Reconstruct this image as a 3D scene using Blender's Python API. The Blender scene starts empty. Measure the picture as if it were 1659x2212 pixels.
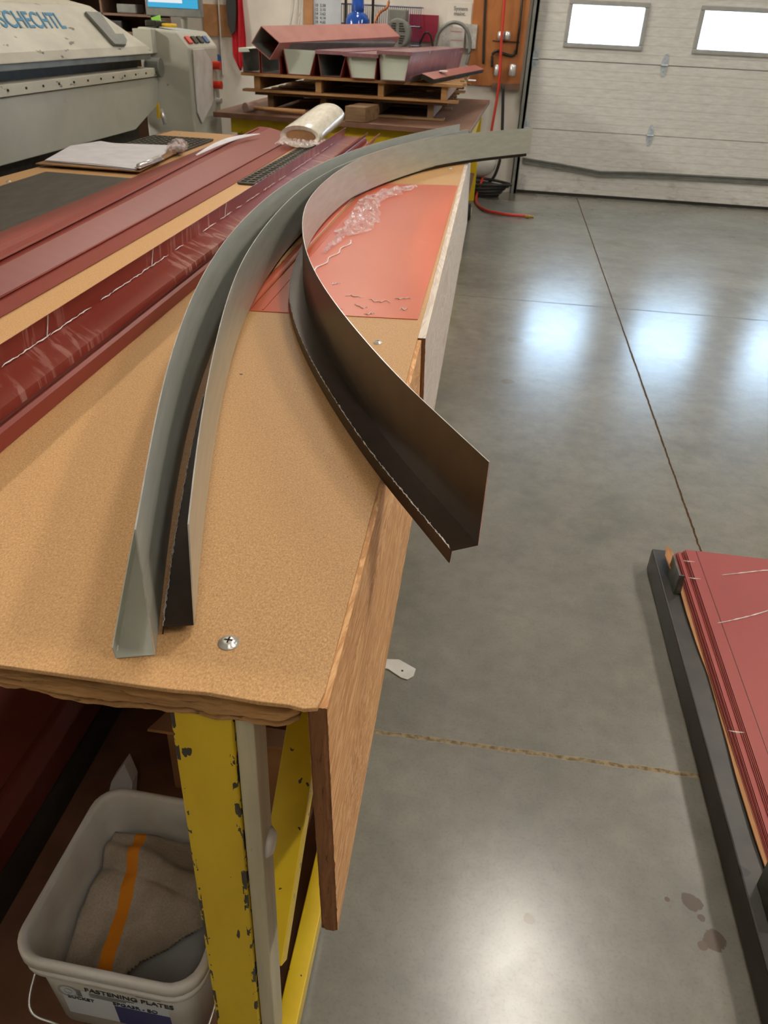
import bpy, bmesh, math, random
from mathutils import Vector, Matrix, noise
random.seed(7)
S = bpy.context.scene
COL = S.collection

# ------------------------------------------------------------------ camera, sky, lamps, exposure
YAW, PIT, ROL, F, CAMZ = -0.11076, 0.56723, -0.05042, 1660.0, 1.55
_f = Vector((math.sin(YAW)*math.cos(PIT), math.cos(YAW)*math.cos(PIT), -math.sin(PIT)))
_r = Vector((math.cos(YAW), -math.sin(YAW), 0)); _d = _f.cross(_r)
_r2 = math.cos(ROL)*_r + math.sin(ROL)*_d
_d2 = -math.sin(ROL)*_r + math.cos(ROL)*_d
EYE = Vector((0, 0, CAMZ))
cam = bpy.data.cameras.new('camera'); camo = bpy.data.objects.new('camera', cam); COL.objects.link(camo)
camo.matrix_world = Matrix(((_r2.x, -_d2.x, -_f.x, 0), (_r2.y, -_d2.y, -_f.y, 0), (_r2.z, -_d2.z, -_f.z, CAMZ), (0, 0, 0, 1)))
cam.sensor_fit = 'VERTICAL'; cam.sensor_height = 36; cam.lens = F/2212*36
cam.clip_start = .02; cam.clip_end = 200
cam.dof.use_dof = True; cam.dof.focus_distance = 1.15; cam.dof.aperture_fstop = 14
S.camera = camo
S.view_settings.view_transform = 'Standard'; S.view_settings.look = 'None'
S.view_settings.gamma = 1; S.view_settings.use_curve_mapping = False
S.view_settings.exposure = 0.42
S.cycles.use_denoising = True; S.cycles.max_bounces = 8; S.cycles.sample_clamp_indirect = 6
w = bpy.data.worlds.new('sky'); S.world = w; w.use_nodes = True
w.node_tree.nodes['Background'].inputs[0].default_value = (.50, .74, 1, 1)
w.node_tree.nodes['Background'].inputs[1].default_value = 21.0
LAMP_COLOR = (1.0, .925, .82)
LAMPS = [(.8, 3.1, 40), (.75, -1.6, 14), (-1.4, 7.9, 48), (-8.0, 1.0, 400), (-8.0, 4.6, 230), (3.2, .8, 60), (3.5, 5.4, 60), (3.2, -3.2, 20)]  # the lamp above the far bench is added to light the far wall

def ray(px, py):
    x, y = px-829.5, py-1106
    return _r2*x + _d2*y + _f*F
def atZ(px, py, z): d = ray(px, py); return EYE + d*((z-CAMZ)/d.z)
def atY(px, py, Y): d = ray(px, py); return EYE + d*(Y/d.y)
def atX(px, py, X): d = ray(px, py); return EYE + d*(X/d.x)

# ------------------------------------------------------------------ materials
def lin(c):
    return tuple(((v/255)/12.92 if v/255 <= .04045 else ((v/255+.055)/1.055)**2.4) for v in c[:3]) + (1,)
class NT:
    def __init__(s, name):
        s.m = bpy.data.materials.new(name); s.m.use_nodes = True; s.t = s.m.node_tree
        s.b = s.t.nodes['Principled BSDF']; s.co = s.n('ShaderNodeTexCoord')
    def n(s, k, **kw):
        x = s.t.nodes.new(k)
        for a, b in kw.items(): setattr(x, a, b)
        return x
    def L(s, a, b): s.t.links.new(a, b)
    def put(s, v, sock):
        if isinstance(v, bpy.types.NodeSocket): s.L(v, sock)
        else: sock.default_value = v
    def math(s, op, a, b=0, c=0, clamp=False):
        x = s.n('ShaderNodeMath', operation=op, use_clamp=clamp)
        s.put(a, x.inputs[0]); s.put(b, x.inputs[1]); s.put(c, x.inputs[2]); return x.outputs[0]
    def noise(s, scale, stretch=(1, 1, 1), detail=4, rough=.55, dist=0, vec=None):
        mp = s.n('ShaderNodeMapping'); s.L(vec or s.co.outputs['Object'], mp.inputs[0]); mp.inputs['Scale'].default_value = stretch
        x = s.n('ShaderNodeTexNoise'); s.L(mp.outputs[0], x.inputs['Vector'])
        x.inputs['Scale'].default_value = scale; x.inputs['Detail'].default_value = detail
        x.inputs['Roughness'].default_value = rough; x.inputs['Distortion'].default_value = dist
        return x.outputs['Fac']
    def ramp(s, v, lo, hi):
        x = s.n('ShaderNodeMapRange'); s.L(v, x.inputs[0]); x.inputs[1].default_value = lo; x.inputs[2].default_value = hi; return x.outputs[0]
    def mix(s, f, a, b):
        x = s.n('ShaderNodeMix', data_type='RGBA'); s.put(f, x.inputs[0]); s.put(a, x.inputs[6]); s.put(b, x.inputs[7]); return x.outputs[2]
    def bump(s, h, strength=.3, dist=.002):
        x = s.n('ShaderNodeBump'); s.L(h, x.inputs['Height']); x.inputs['Strength'].default_value = strength; x.inputs['Distance'].default_value = dist
        s.L(x.outputs[0], s.b.inputs['Normal'])
def mat(name, c1, c2=None, scale=8, rough=.5, metal=0, stretch=(1, 1, 1), lo=.35, hi=.65, bump=0, spots=None, spot_t=.7, spot_scale=30, detail=4, spec=.5, dist=0, spot_stretch=(1, 1, 1)):
    t = NT(name)
    c = lin(c1)
    t.b.inputs['Roughness'].default_value = rough; t.b.inputs['Metallic'].default_value = metal
    t.b.inputs['Specular IOR Level'].default_value = spec
    if c2:
        nf = t.noise(scale, stretch, detail, dist=dist); c = t.mix(t.ramp(nf, lo, hi), c, lin(c2))
        if bump: t.bump(nf, bump)
    if spots:
        sf = t.noise(spot_scale, spot_stretch, 3); c = t.mix(t.ramp(sf, spot_t, spot_t+.04), c, lin(spots))
    t.put(c, t.b.inputs['Base Color'])
    return t.m
def emis(name, c, e):
    t = NT(name); t.b.inputs['Base Color'].default_value = (0, 0, 0, 1)
    t.b.inputs['Emission Color'].default_value = c; t.b.inputs['Emission Strength'].default_value = e; return t.m
def film(name, alpha=.35, c=(240, 225, 225), rough=.15):
    t = NT(name); t.b.inputs['Base Color'].default_value = lin(c); t.b.inputs['Roughness'].default_value = rough
    nf = t.noise(40, (1, 1, 1), 4); t.L(t.math('MULTIPLY', t.ramp(nf, .3, .75), alpha*1.6, clamp=True), t.b.inputs['Alpha']); t.bump(nf, .6, .004)
    return t.m

M = {}
# polished concrete with joints, stains
def concrete():
    t = NT('polished_concrete')
    sep = t.n('ShaderNodeSeparateXYZ'); t.L(t.co.outputs['Object'], sep.inputs[0]); X, Y = sep.outputs[0], sep.outputs[1]
    a = t.noise(1.5, (1, 1, 1), 3, .5); b = t.noise(5.5, (1, 1, 1), 5, .62); b2 = t.noise(16, (1, 1, 1), 5, .65); c = t.noise(140, (1, 1, 1), 2)
    col = t.mix(t.ramp(a, .3, .7), lin((104, 104, 98)), lin((134, 133, 124)))
    col = t.mix(t.math('MULTIPLY', t.ramp(b, .32, .68), .5), col, lin((142, 138, 126)))
    col = t.mix(t.math('MULTIPLY', t.ramp(b2, .4, .75), .4), col, lin((98, 96, 90)))
    col = t.mix(t.math('MULTIPLY', t.ramp(c, .5, .75), .2), col, lin((76, 72, 66)))
    JM = []
    wob = t.math('MULTIPLY', t.math('SUBTRACT', t.noise(22, (1, 1, 1), 4), .5), .014)
    def line(coord, pos, half):
        d = t.math('ABSOLUTE', t.math('ADD', t.math('SUBTRACT', coord, pos), wob)); return t.ramp(d, half, half*.55)
    xw = t.math('ADD', X, t.math('MULTIPLY', t.math('SUBTRACT', Y, 5.2), -.008))
    near = t.math('LESS_THAN', Y, 2.7)
    fill = t.mix(t.ramp(t.noise(60), .4, .6), lin((110, 94, 72)), lin((150, 134, 106)))
    for crd, pos, h, cc in ((xw, .905, .006, (78, 62, 44)), (Y, 1.366, .008, None), (Y, 5.25, .006, (62, 62, 58)), (xw, 4.6, .005, (90, 80, 60)), (Y, -2.5, .006, (90, 80, 60))):
        lm = line(crd, pos, h); JM.append(lm); col = t.mix(lm, col, lin(cc) if cc else fill)
    comb = t.n('ShaderNodeCombineXYZ'); t.L(X, comb.inputs[0]); t.L(Y, comb.inputs[1])
    for (sx, sy, r, cc) in ((.588, 1.022, .021, (96, 80, 68)), (.618, .945, .024, (98, 82, 68)), (.60, .99, .009, (100, 84, 72)), (.535, 1.02, .007, (110, 92, 80)), (.59, .93, .01, (112, 96, 82)),
                        (.235, 4.45, .05, (120, 112, 80)), (.19, 3.8, .035, (116, 108, 78)), (.24, .93, .012, (120, 104, 78)), (.1, 9.2, .42, (104, 94, 80))):
        vm = t.n('ShaderNodeVectorMath', operation='DISTANCE'); t.L(comb.outputs[0], vm.inputs[0]); vm.inputs[1].default_value = (sx, sy, 0)
        dd = t.math('ADD', vm.outputs['Value'], t.math('MULTIPLY', t.math('SUBTRACT', t.noise(38 if r < .1 else 4, (1, 1, 1), 3), .5), r*1.1))
        col = t.mix(t.math('MULTIPLY', t.ramp(dd, r, r*.88), .92 if r < .03 else .6), col, lin(tuple(v*.86 for v in cc)))
    t.put(col, t.b.inputs['Base Color'])
    jm = JM[0]
    for q in JM[1:3]: jm = t.math('MAXIMUM', jm, q)
    base = t.math('ADD', t.math('MULTIPLY', t.ramp(b, .3, .7), .03), t.math('ADD', t.math('MULTIPLY', t.ramp(b2, .35, .7), .02), .22))
    t.L(t.math('ADD', base, t.math('MULTIPLY', jm, .6)), t.b.inputs['Roughness'])
    t.L(t.math('MULTIPLY', t.math('SUBTRACT', 1, jm), .66), t.b.inputs['Specular IOR Level'])
    t.bump(t.noise(6, (1, 1, 1), 2), .1, .003)
    return t.m
M['floor'] = concrete()
def mdf():
    t = NT('brown_hardboard')
    a = t.noise(430, (1, .6, 1), 3, .7, .4); b = t.noise(5, (1, 1, 1), 5); c = t.noise(170, (1, .6, 1), 3, .6, .5)
    col = t.mix(t.ramp(a, .3, .7), lin((168, 124, 80)), lin((222, 178, 122)))
    col = t.mix(t.math('MULTIPLY', t.ramp(b, .35, .7), .3), col, lin((196, 152, 102)))
    col = t.mix(t.math('MULTIPLY', t.ramp(c, .6, .75), .35), col, lin((150, 106, 66)))
    col = t.mix(t.ramp(t.noise(28, (1, 1, 1), 2), .765, .775), col, lin((80, 54, 36)))
    t.put(col, t.b.inputs['Base Color']); t.b.inputs['Roughness'].default_value = .55; t.bump(a, .25, .0006)
    return t.m
M['mdf'] = mdf()
def fir(name, c1, c2, c3, stretch, axis_scale=1.0):
    t = NT(name)
    wv = t.noise(6*axis_scale, stretch, 6, .6, 2.2); g = t.noise(60*axis_scale, stretch, 3)
    fine = t.math('SINE', t.math('MULTIPLY', wv, 70))
    col = t.mix(t.ramp(fine, -.9, 1), lin(c1), lin(c2))
    col = t.mix(t.math('MULTIPLY', t.ramp(g, .45, .7), .5), col, lin(c1))
    col = t.mix(t.ramp(t.noise(9*axis_scale, stretch, 3), .66, .74), col, lin(c3))
    t.put(col, t.b.inputs['Base Color']); t.b.inputs['Roughness'].default_value = .6; t.bump(fine, .25, .001)
    return t.m
M['fir'] = fir('fir_plywood_face', (204, 150, 96), (240, 194, 138), (150, 96, 58), (1, .22, 1.4))
M['palefir'] = fir('whitewashed_plywood', (206, 192, 178), (228, 218, 206), (204, 172, 146), (1, .12, 1))
def plyedge(name, c1, c2, dark, sx, sz):
    t = NT(name)
    sep = t.n('ShaderNodeSeparateXYZ'); t.L(t.co.outputs['Object'], sep.inputs[0])
    a = t.noise(30, (sx, 1, sz), 5, .7, .8); b = t.noise(120, (sx, 1, sz), 3)
    col = t.mix(t.ramp(a, .3, .7), lin(c1), lin(c2)); col = t.mix(t.ramp(b, .6, .72), col, lin(dark))
    t.put(col, t.b.inputs['Base Color']); t.b.inputs['Roughness'].default_value = .85; t.bump(a, .9, .003)
    return t.m
M['ragged'] = plyedge('splintered_plywood_edge', (136, 98, 58), (206, 160, 104), (54, 34, 20), .14, 3.2)
M['apronedge'] = plyedge('sawn_plywood_edge', (112, 72, 40), (142, 96, 56), (74, 44, 24), 3.0, .25)
def yellow(name='chipped_yellow_paint', edges=()):
    t = NT(name)
    a = t.noise(12, (1, 1, .3), 4); ch = t.noise(34, (1, 1, .6), 3, .5, .3)
    col = t.mix(t.ramp(a, .3, .7), lin((206, 172, 12)), lin((222, 190, 28)))
    chip = t.ramp(ch, .70, .71)
    if edges:
        sep = t.n('ShaderNodeSeparateXYZ'); t.L(t.co.outputs['Object'], sep.inputs[0])
        ch2 = t.noise(70, (1, 1, .45), 3, .6)
        for e in edges:
            near = t.math('LESS_THAN', t.math('ABSOLUTE', t.math('SUBTRACT', sep.outputs[0], e)), .006)
            chip = t.math('MAXIMUM', chip, t.math('MULTIPLY', near, t.ramp(ch2, .54, .55)))
    col = t.mix(chip, col, lin((62, 56, 44)))
    t.put(col, t.b.inputs['Base Color']); t.b.inputs['Roughness'].default_value = .42
    return t.m
M['yellow'] = yellow()
M['yellowleg'] = yellow('worn_yellow_paint', (.747, .821))
M['whitelath'] = mat('pale_painted_wood', (196, 188, 160), (172, 164, 138), 30, .6, 0, (1, 1, .1), spots=(110, 100, 84), spot_t=.72, spot_scale=60, spot_stretch=(1, 1, .2))
def red(name, c1, c2, filmc=None, fs=(1, 1, 1), t0=.6, rough=.28, fscale=7, spec=.35):
    t = NT(name); a = t.noise(2.5, (1, .5, 1), 4)
    col = t.mix(t.ramp(a, .3, .7), lin(c1), lin(c2))
    t.b.inputs['Roughness'].default_value = rough; t.b.inputs['Specular IOR Level'].default_value = spec
    if filmc:
        mp = t.n('ShaderNodeMapping'); t.L(t.co.outputs['Object'], mp.inputs[0]); mp.inputs['Rotation'].default_value = (0, 0, .75)
        f1 = t.noise(fscale, fs, 5, .6, .6, vec=mp.outputs[0]); f2 = t.noise(1.3, (1, 1, 1), 2)
        k = t.math('MULTIPLY', t.ramp(f1, t0, t0+.06), t.math('MULTIPLY', t.ramp(f2, .45, .6), .5))
        col = t.mix(k, col, lin(filmc)); t.bump(f1, .15, .001)
    t.put(col, t.b.inputs['Base Color'])
    return t.m
M['red'] = red('oxide_red_paint', (126, 50, 42), (138, 58, 48), None, rough=.42)
M['redfilm'] = red('oxide_red_paint_under_film', (128, 50, 40), (140, 60, 48), (214, 170, 160), (1.2, 12, 1), .52, .3, 4)
M['redsheet'] = red('oxide_red_sheet_under_film', (148, 66, 62), (162, 76, 70), (206, 150, 152), (14, 1.2, 1), .72, .48, 3)
M['orange'] = red('salmon_sheet_under_film', (200, 92, 64), (210, 106, 78), (216, 150, 130), (2, 10, 1), .66, .3, 4)
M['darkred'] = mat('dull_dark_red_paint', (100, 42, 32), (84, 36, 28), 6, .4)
def strip_gray(nm, metal, rough, k=1):
    t = NT(nm)
    a = t.noise(14, (1, .5, 4), 4)
    t.put(t.mix(t.ramp(a, .3, .7), lin((156*k, 158*k, 148*k)), lin((168*k, 169*k, 159*k))), t.b.inputs['Base Color'])
    t.b.inputs['Metallic'].default_value = metal; t.b.inputs['Roughness'].default_value = rough; return t.m
M['gray'] = strip_gray('matte_grey_primer', .05, .5, 1.04)
M['grayr'] = strip_gray('bright_grey_primer', .55, .4, 1.22)
M['bronze'] = mat('dark_bronze_paint', (54, 43, 33), (64, 50, 38), 20, .32, .5)
M['black'] = mat('black_steel', (40, 36, 31), (56, 52, 45), 10, .42, 0, spots=(30, 27, 24), spot_t=.66, spot_scale=10)
M['blackplate'] = mat('scuffed_black_plate', (54, 48, 42), (78, 72, 64), 7, .45, 0, (3, 1, 1), spots=(150, 146, 138), spot_t=.78, spot_scale=40)
M['zinc'] = mat('bright_zinc', (226, 226, 224), (196, 196, 194), 30, .28, .6)
M['darkzinc'] = mat('weathered_steel', (120, 124, 118), (88, 92, 88), 20, .35, .8)
M['wall'] = mat('off_white_painted_drywall', (214, 208, 198), (200, 194, 184), 3, .7)
M['ceil'] = mat('white_ceiling_liner', (214, 212, 206), None, rough=.8)
def doorpanel():
    t = NT('textured_white_door_skin')
    sep = t.n('ShaderNodeSeparateXYZ'); t.L(t.co.outputs['Object'], sep.inputs[0]); Z = sep.outputs[2]
    fr = t.math('FRACT', t.math('MULTIPLY', Z, 1/.081))
    groove = t.math('LESS_THAN', fr, .07)
    a = t.noise(9, (1, 1, 5), 6, .65)
    col = t.mix(t.ramp(a, .3, .75), lin((198, 197, 192)), lin((224, 224, 219)))
    col = t.mix(t.math('MULTIPLY', groove, .32), col, lin((140, 136, 128)))
    low = t.math('MULTIPLY', t.ramp(Z, .75, .0), t.ramp(t.noise(5, (1, 1, 2), 5, .7), .55, .8)); col = t.mix(t.math('MULTIPLY', low, .8), col, lin((112, 100, 84)))
    t.put(col, t.b.inputs['Base Color']); t.b.inputs['Roughness'].default_value = .45
    t.bump(t.math('ADD', a, t.math('MULTIPLY', groove, -1)), .5, .004)
    return t.m
M['door'] = doorpanel()
M['machine'] = mat('scuffed_cream_enamel', (200, 196, 178), (184, 181, 165), 4, .45, 0, (1, 1, 3), spots=(96, 90, 78), spot_t=.655, spot_scale=7, spot_stretch=(1, 1, 3.2))
M['machine2'] = mat('grey_cream_enamel', (178, 178, 166), (168, 168, 156), 4, .45, 0, spots=(120, 114, 102), spot_t=.72, spot_scale=8)
M['machdark'] = mat('oily_dark_steel', (58, 54, 48), (40, 36, 32), 20, .45, .5)
M['steelgray'] = mat('grey_painted_steel', (128, 130, 124), (112, 114, 110), 10, .45, .2)
M['white'] = mat('white_plastic', (206, 204, 200), (190, 186, 178), 10, .4)
M['label'] = mat('pale_blue_paper_label', (188, 194, 200), (180, 186, 194), 8, .5)
M['ink'] = mat('black_ink', (38, 40, 48), None, rough=.6)
M['blueink'] = mat('blue_ink', (48, 134, 176), None, rough=.6)
M['navy'] = mat('navy_ink', (44, 48, 96), None, rough=.6)
M['paper'] = mat('white_paper', (226, 224, 228), (214, 212, 218), 12, .7)
M['board'] = mat('brown_hardboard_clip', (158, 118, 76), (140, 102, 62), 20, .6)
M['card'] = mat('corrugated_cardboard', (176, 128, 84), (156, 112, 72), 9, .8, 0, (1, 1, 1))
M['pine'] = mat('raw_pine', (176, 134, 84), (146, 104, 60), 6, .7, 0, (.5, 4, 4), spots=(112, 76, 44), spot_t=.7, spot_scale=7)
M['oldpine'] = mat('weathered_pine', (138, 108, 74), (104, 78, 52), 6, .75, 0, (.5, 4, 4), spots=(84, 60, 38), spot_t=.66, spot_scale=7)
M['plywood_o'] = mat('orange_plywood', (176, 112, 58), (150, 88, 42), 4, .5, 0, (1.2, 1, .4), dist=1.5)
M['bench'] = mat('brown_bench_board', (120, 84, 64), (104, 72, 54), 10, .5)
M['pink'] = mat('faded_red_paint_under_film', (172, 108, 100), (160, 94, 88), 5, .3, 0, (2, 1, 1))
M['mauve'] = mat('mauve_film_on_red', (146, 106, 112), (128, 88, 94), 5, .25, 0, (3, 1, 1), spots=(206, 180, 184), spot_t=.68, spot_scale=14)
M['mint'] = mat('pale_primer_inside', (200, 208, 192), (188, 198, 184), 4, .4)
M['mat'] = mat('ribbed_black_rubber', (66, 62, 54), (84, 80, 70), 30, .6)
M['film'] = film('crumpled_clear_film', .5)
M['filmroll'] = mat('stretch_film_roll', (226, 222, 208), (206, 200, 184), 16, .2, 0, (3, 1, 1), bump=.4)
M['wisp'] = mat('torn_white_film', (226, 222, 220), None, rough=.35)
M['hosered'] = mat('red_rubber', (196, 56, 40), None, rough=.4)
M['hoseblack'] = mat('black_rubber', (34, 32, 30), None, rough=.5)
M['brass'] = mat('brass', (200, 160, 90), None, rough=.3, metal=.9)
M['copper'] = mat('copper_tube', (190, 120, 80), None, rough=.3, metal=.8)
M['blue'] = mat('translucent_blue_plastic', (20, 60, 140), (30, 80, 165), 6, .12)
M['blueobj'] = mat('blue_enamel', (40, 80, 130), None, rough=.4)
M['wire'] = mat('dark_blue_wire', (44, 48, 84), None, rough=.4)
M['crimson'] = mat('crimson_cloth', (190, 20, 36), (160, 14, 28), 8, .7)
M['maroon'] = mat('maroon_folder', (142, 30, 56), None, rough=.5)
M['redplastic'] = mat('red_plastic', (206, 50, 24), None, rough=.4)
M['limegreen'] = mat('fluorescent_green', (150, 220, 90), None, rough=.6)
M['yellowplastic'] = mat('yellow_plastic', (220, 180, 20), None, rough=.5)
M['hammerhead'] = mat('pinkish_mallet_face', (150, 126, 116), None, rough=.5)
M['handle'] = mat('turned_ash', (206, 158, 108), (186, 138, 90), 6, .5, 0, (1, 6, 6))
M['shelfwood'] = mat('shelf_board', (120, 92, 74), (104, 78, 62), 5, .7)
M['lavender'] = mat('lavender_grey_paint', (150, 146, 170), None, rough=.6)
def towelmat():
    t = NT('grubby_terry_cloth'); a = t.noise(7, (1, 1, 1), 4); f = t.noise(260, (1, 1, 1), 3, .7)
    col = t.mix(t.ramp(a, .35, .65), lin((196, 184, 168)), lin((152, 138, 118)))
    col = t.mix(t.math('MULTIPLY', t.ramp(f, .35, .65), .3), col, lin((120, 106, 90)))
    sep = t.n('ShaderNodeSeparateXYZ'); t.L(t.co.outputs['Object'], sep.inputs[0])
    sx = t.math('ADD', sep.outputs[0], t.math('MULTIPLY', sep.outputs[1], .12))
    st = t.math('MULTIPLY', t.math('GREATER_THAN', sx, -.068), t.math('LESS_THAN', sx, -.044))
    col = t.mix(st, col, lin((226, 138, 26)))
    t.put(col, t.b.inputs['Base Color']); t.b.inputs['Roughness'].default_value = .95; t.bump(f, .8, .003); return t.m
M['towel'] = towelmat()
def glassmat():
    t = NT('window_glass'); tr = t.n('ShaderNodeBsdfTransparent'); gl = t.n('ShaderNodeBsdfGlossy'); gl.inputs['Roughness'].default_value = .02
    mx = t.n('ShaderNodeMixShader'); mx.inputs[0].default_value = .06; t.L(tr.outputs[0], mx.inputs[1]); t.L(gl.outputs[0], mx.inputs[2])
    t.L(mx.outputs[0], t.t.nodes['Material Output'].inputs[0]); return t.m
M['glass'] = glassmat()
M['hinge'] = mat('galvanized_hinge', (206, 216, 224), (176, 186, 194), 20, .3, .25)
M['winframe'] = mat('grey_white_window_trim', (168, 168, 164), (156, 156, 152), 10, .45)
M['screen'] = emis('lit_screen', lin((40, 150, 190)), .9)
M['screenwhite'] = emis('lit_screen_window', lin((210, 214, 220)), .9)

# ------------------------------------------------------------------ mesh helpers
class MB:
    def __init__(s): s.v = []; s.f = []; s.mi = []
    def add(s, vs, fs, mi=0):
        o = len(s.v); s.v += [tuple(v) for v in vs]; s.f += [tuple(i+o for i in f) for f in fs]; s.mi += [mi]*len(fs); return s
    def box(s, x0, x1, y0, y1, z0, z1, mi=0, R=None, c=None):
        vs = [Vector((x, y, z)) for z in (z0, z1) for y in (y0, y1) for x in (x0, x1)]
        if R is not None:
            c = Vector(c if c else ((x0+x1)/2, (y0+y1)/2, (z0+z1)/2)); vs = [R @ (v-c) + c for v in vs]
        return s.add(vs, [(0, 2, 3, 1), (4, 5, 7, 6), (0, 1, 5, 4), (2, 6, 7, 3), (0, 4, 6, 2), (1, 3, 7, 5)], mi)
    def prism(s, poly, vec, mi=0):            # polygon of 3-D points extruded by a vector
        n = len(poly); p = [Vector(q) for q in poly]; q = [a + Vector(vec) for a in p]
        return s.add(p+q, [tuple(range(n-1, -1, -1)), tuple(range(n, 2*n))] + [(i, (i+1) % n, n+(i+1) % n, n+i) for i in range(n)], mi)
    def tube(s, pts, r, seg=8, mi=0, cap=True):
        P = [Vector(p) for p in pts]; rs = r if isinstance(r, (list, tuple)) else [r]*len(P)
        vs = []; up = Vector((0.03, .07, 1))
        for i, p in enumerate(P):
            t = (P[min(i+1, len(P)-1)] - P[max(i-1, 0)]).normalized()
            a = t.cross(up)
            if a.length < .1: a = t.cross(Vector((1, 0, 0)))
            a.normalize(); b = t.cross(a)
            for k in range(seg):
                th = 2*math.pi*k/seg; vs.append(p + (a*math.cos(th)+b*math.sin(th))*rs[i])
        fs = [(i*seg+k, i*seg+(k+1) % seg, (i+1)*seg+(k+1) % seg, (i+1)*seg+k) for i in range(len(P)-1) for k in range(seg)]
        if cap: fs += [tuple(range(seg-1, -1, -1)), tuple((len(P)-1)*seg+k for k in range(seg))]
        return s.add(vs, fs, mi)
    def lathe(s, c, prof, seg=24, mi=0):      # prof: (r, z)
        vs = [(c[0]+r*math.cos(2*math.pi*k/seg), c[1]+r*math.sin(2*math.pi*k/seg), c[2]+z) for r, z in prof for k in range(seg)]
        n = len(prof)
        fs = [(i*seg+k, i*seg+(k+1) % seg, (i+1)*seg+(k+1) % seg, (i+1)*seg+k) for i in range(n-1) for k in range(seg)]
        fs += [tuple(range(seg-1, -1, -1)), tuple((n-1)*seg+k for k in range(seg))]
        return s.add(vs, fs, mi)
    def grid(s, nx, ny, fn, mi=0):
        vs = [fn(i/nx, j/ny) for j in range(ny+1) for i in range(nx+1)]
        return s.add(vs, [(j*(nx+1)+i, j*(nx+1)+i+1, (j+1)*(nx+1)+i+1, (j+1)*(nx+1)+i) for j in range(ny) for i in range(nx)], mi)
    def build(s, name, mats, parent=None, smooth=False, bevel=0, solid=0, origin=None):
        mats = mats if isinstance(mats, (list, tuple)) else [mats]
        if parent is not None and origin is None: origin = parent.matrix_world.translation.copy() if parent.parent is None else WORLD[parent.name]
        og = Vector(origin) if origin is not None else Vector((0, 0, 0))
        me = bpy.data.meshes.new(name); me.from_pydata([tuple(Vector(v)-og) for v in s.v], [], s.f)
        for m in mats: me.materials.append(M[m] if isinstance(m, str) else m)
        for p, i in zip(me.polygons, s.mi): p.material_index = i
        if smooth: me.polygons.foreach_set('use_smooth', [True]*len(me.polygons))
        bm = bmesh.new(); bm.from_mesh(me); bmesh.ops.recalc_face_normals(bm, faces=bm.faces); bm.to_mesh(me); bm.free()
        o = bpy.data.objects.new(name, me); COL.objects.link(o)
        if parent is None: o.location = og
        else: o.parent = parent
        WORLD[o.name] = og
        if solid: md = o.modifiers.new('solid', 'SOLIDIFY'); md.thickness = solid; md.offset = 0
        if bevel: md = o.modifiers.new('bevel', 'BEVEL'); md.width = bevel; md.segments = 2; md.limit_method = 'ANGLE'; md.angle_limit = .6
        if smooth and (bevel or solid): pass
        return o
WORLD = {}
def thing(name, label, cat, loc=(0, 0, 0), group=None):
    o = bpy.data.objects.new(name, None); o.empty_display_size = .05; COL.objects.link(o); o.location = loc
    o.matrix_world = Matrix.Translation(Vector(loc)); WORLD[o.name] = Vector(loc)
    return tag(o, label, cat, group)
def tag(o, label, cat, group=None):
    o['label'] = label; o['category'] = cat
    if group: o['group'] = group
    return o
def struct(o): o['kind'] = 'structure'; return o
def bx(*a): return MB().box(*a)
def text(name, body, size, loc, ux, uy, m, parent, extrude=.0004, shear=0, sx=1):   # lettering laid along ux (reading) and uy (up)
    cu = bpy.data.curves.new(name, 'FONT'); cu.body = body; cu.size = size; cu.extrude = extrude; cu.shear = shear; cu.offset = size*.012
    tmp = bpy.data.objects.new(name+'_t', cu); COL.objects.link(tmp)
    dg = bpy.context.evaluated_depsgraph_get(); me = bpy.data.meshes.new_from_object(tmp.evaluated_get(dg)); bpy.data.objects.remove(tmp)
    ux = Vector(ux).normalized(); uy = Vector(uy).normalized(); uz = ux.cross(uy)
    og = WORLD[parent.name]
    for v in me.vertices: v.co = Vector(loc) + ux*v.co.x*sx + uy*v.co.y + uz*v.co.z - og
    me.materials.clear(); me.materials.append(M[m])
    o = bpy.data.objects.new(name, me); COL.objects.link(o); o.parent = parent; WORLD[o.name] = og
    return o
def spline(pts, n=8):
    P = [Vector(p) for p in pts]; P = [P[0]*2-P[1]] + P + [P[-1]*2-P[-2]]; out = []
    for i in range(1, len(P)-2):
        for k in range(n):
            t = k/n; a, b, c, d = P[i-1], P[i], P[i+1], P[i+2]
            out.append(.5*((2*b)+(c-a)*t+(2*a-5*b+4*c-d)*t*t+(3*b-a-3*c+d)*t**3))
    out.append(P[-2]); return out
T = .93     # bench top height

# ------------------------------------------------------------------ room
WY = 9.32   # far wall
struct(bx(-11, 10, -6, WY+.3, -.12, 0).build('floor', 'floor'))
struct(bx(-11, 10, -6, WY+.3, 5.0, 5.1).build('ceiling', 'ceil'))
struct(bx(-11.1, -11, -6, WY+.3, 0, 5.0).build('wall_left', 'wall'))
struct(bx(10, 10.1, -6, WY+.3, 0, 5.0).build('wall_right', 'wall'))
struct(bx(-11, 10, -6.1, -6, 0, 5.0).build('wall_back', 'wall'))
DX0, DX1, DTOP = .27, 4.6, 3.2
wf = MB(); wf.box(-11, DX0-.06, WY, WY+.2, 0, 5.0); wf.box(DX0-.06, DX1+.06, WY, WY+.2, DTOP, 5.0); wf.box(DX1+.06, 10, WY, WY+.2, 0, 5.0)
struct(wf.build('wall_far', 'wall'))
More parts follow.
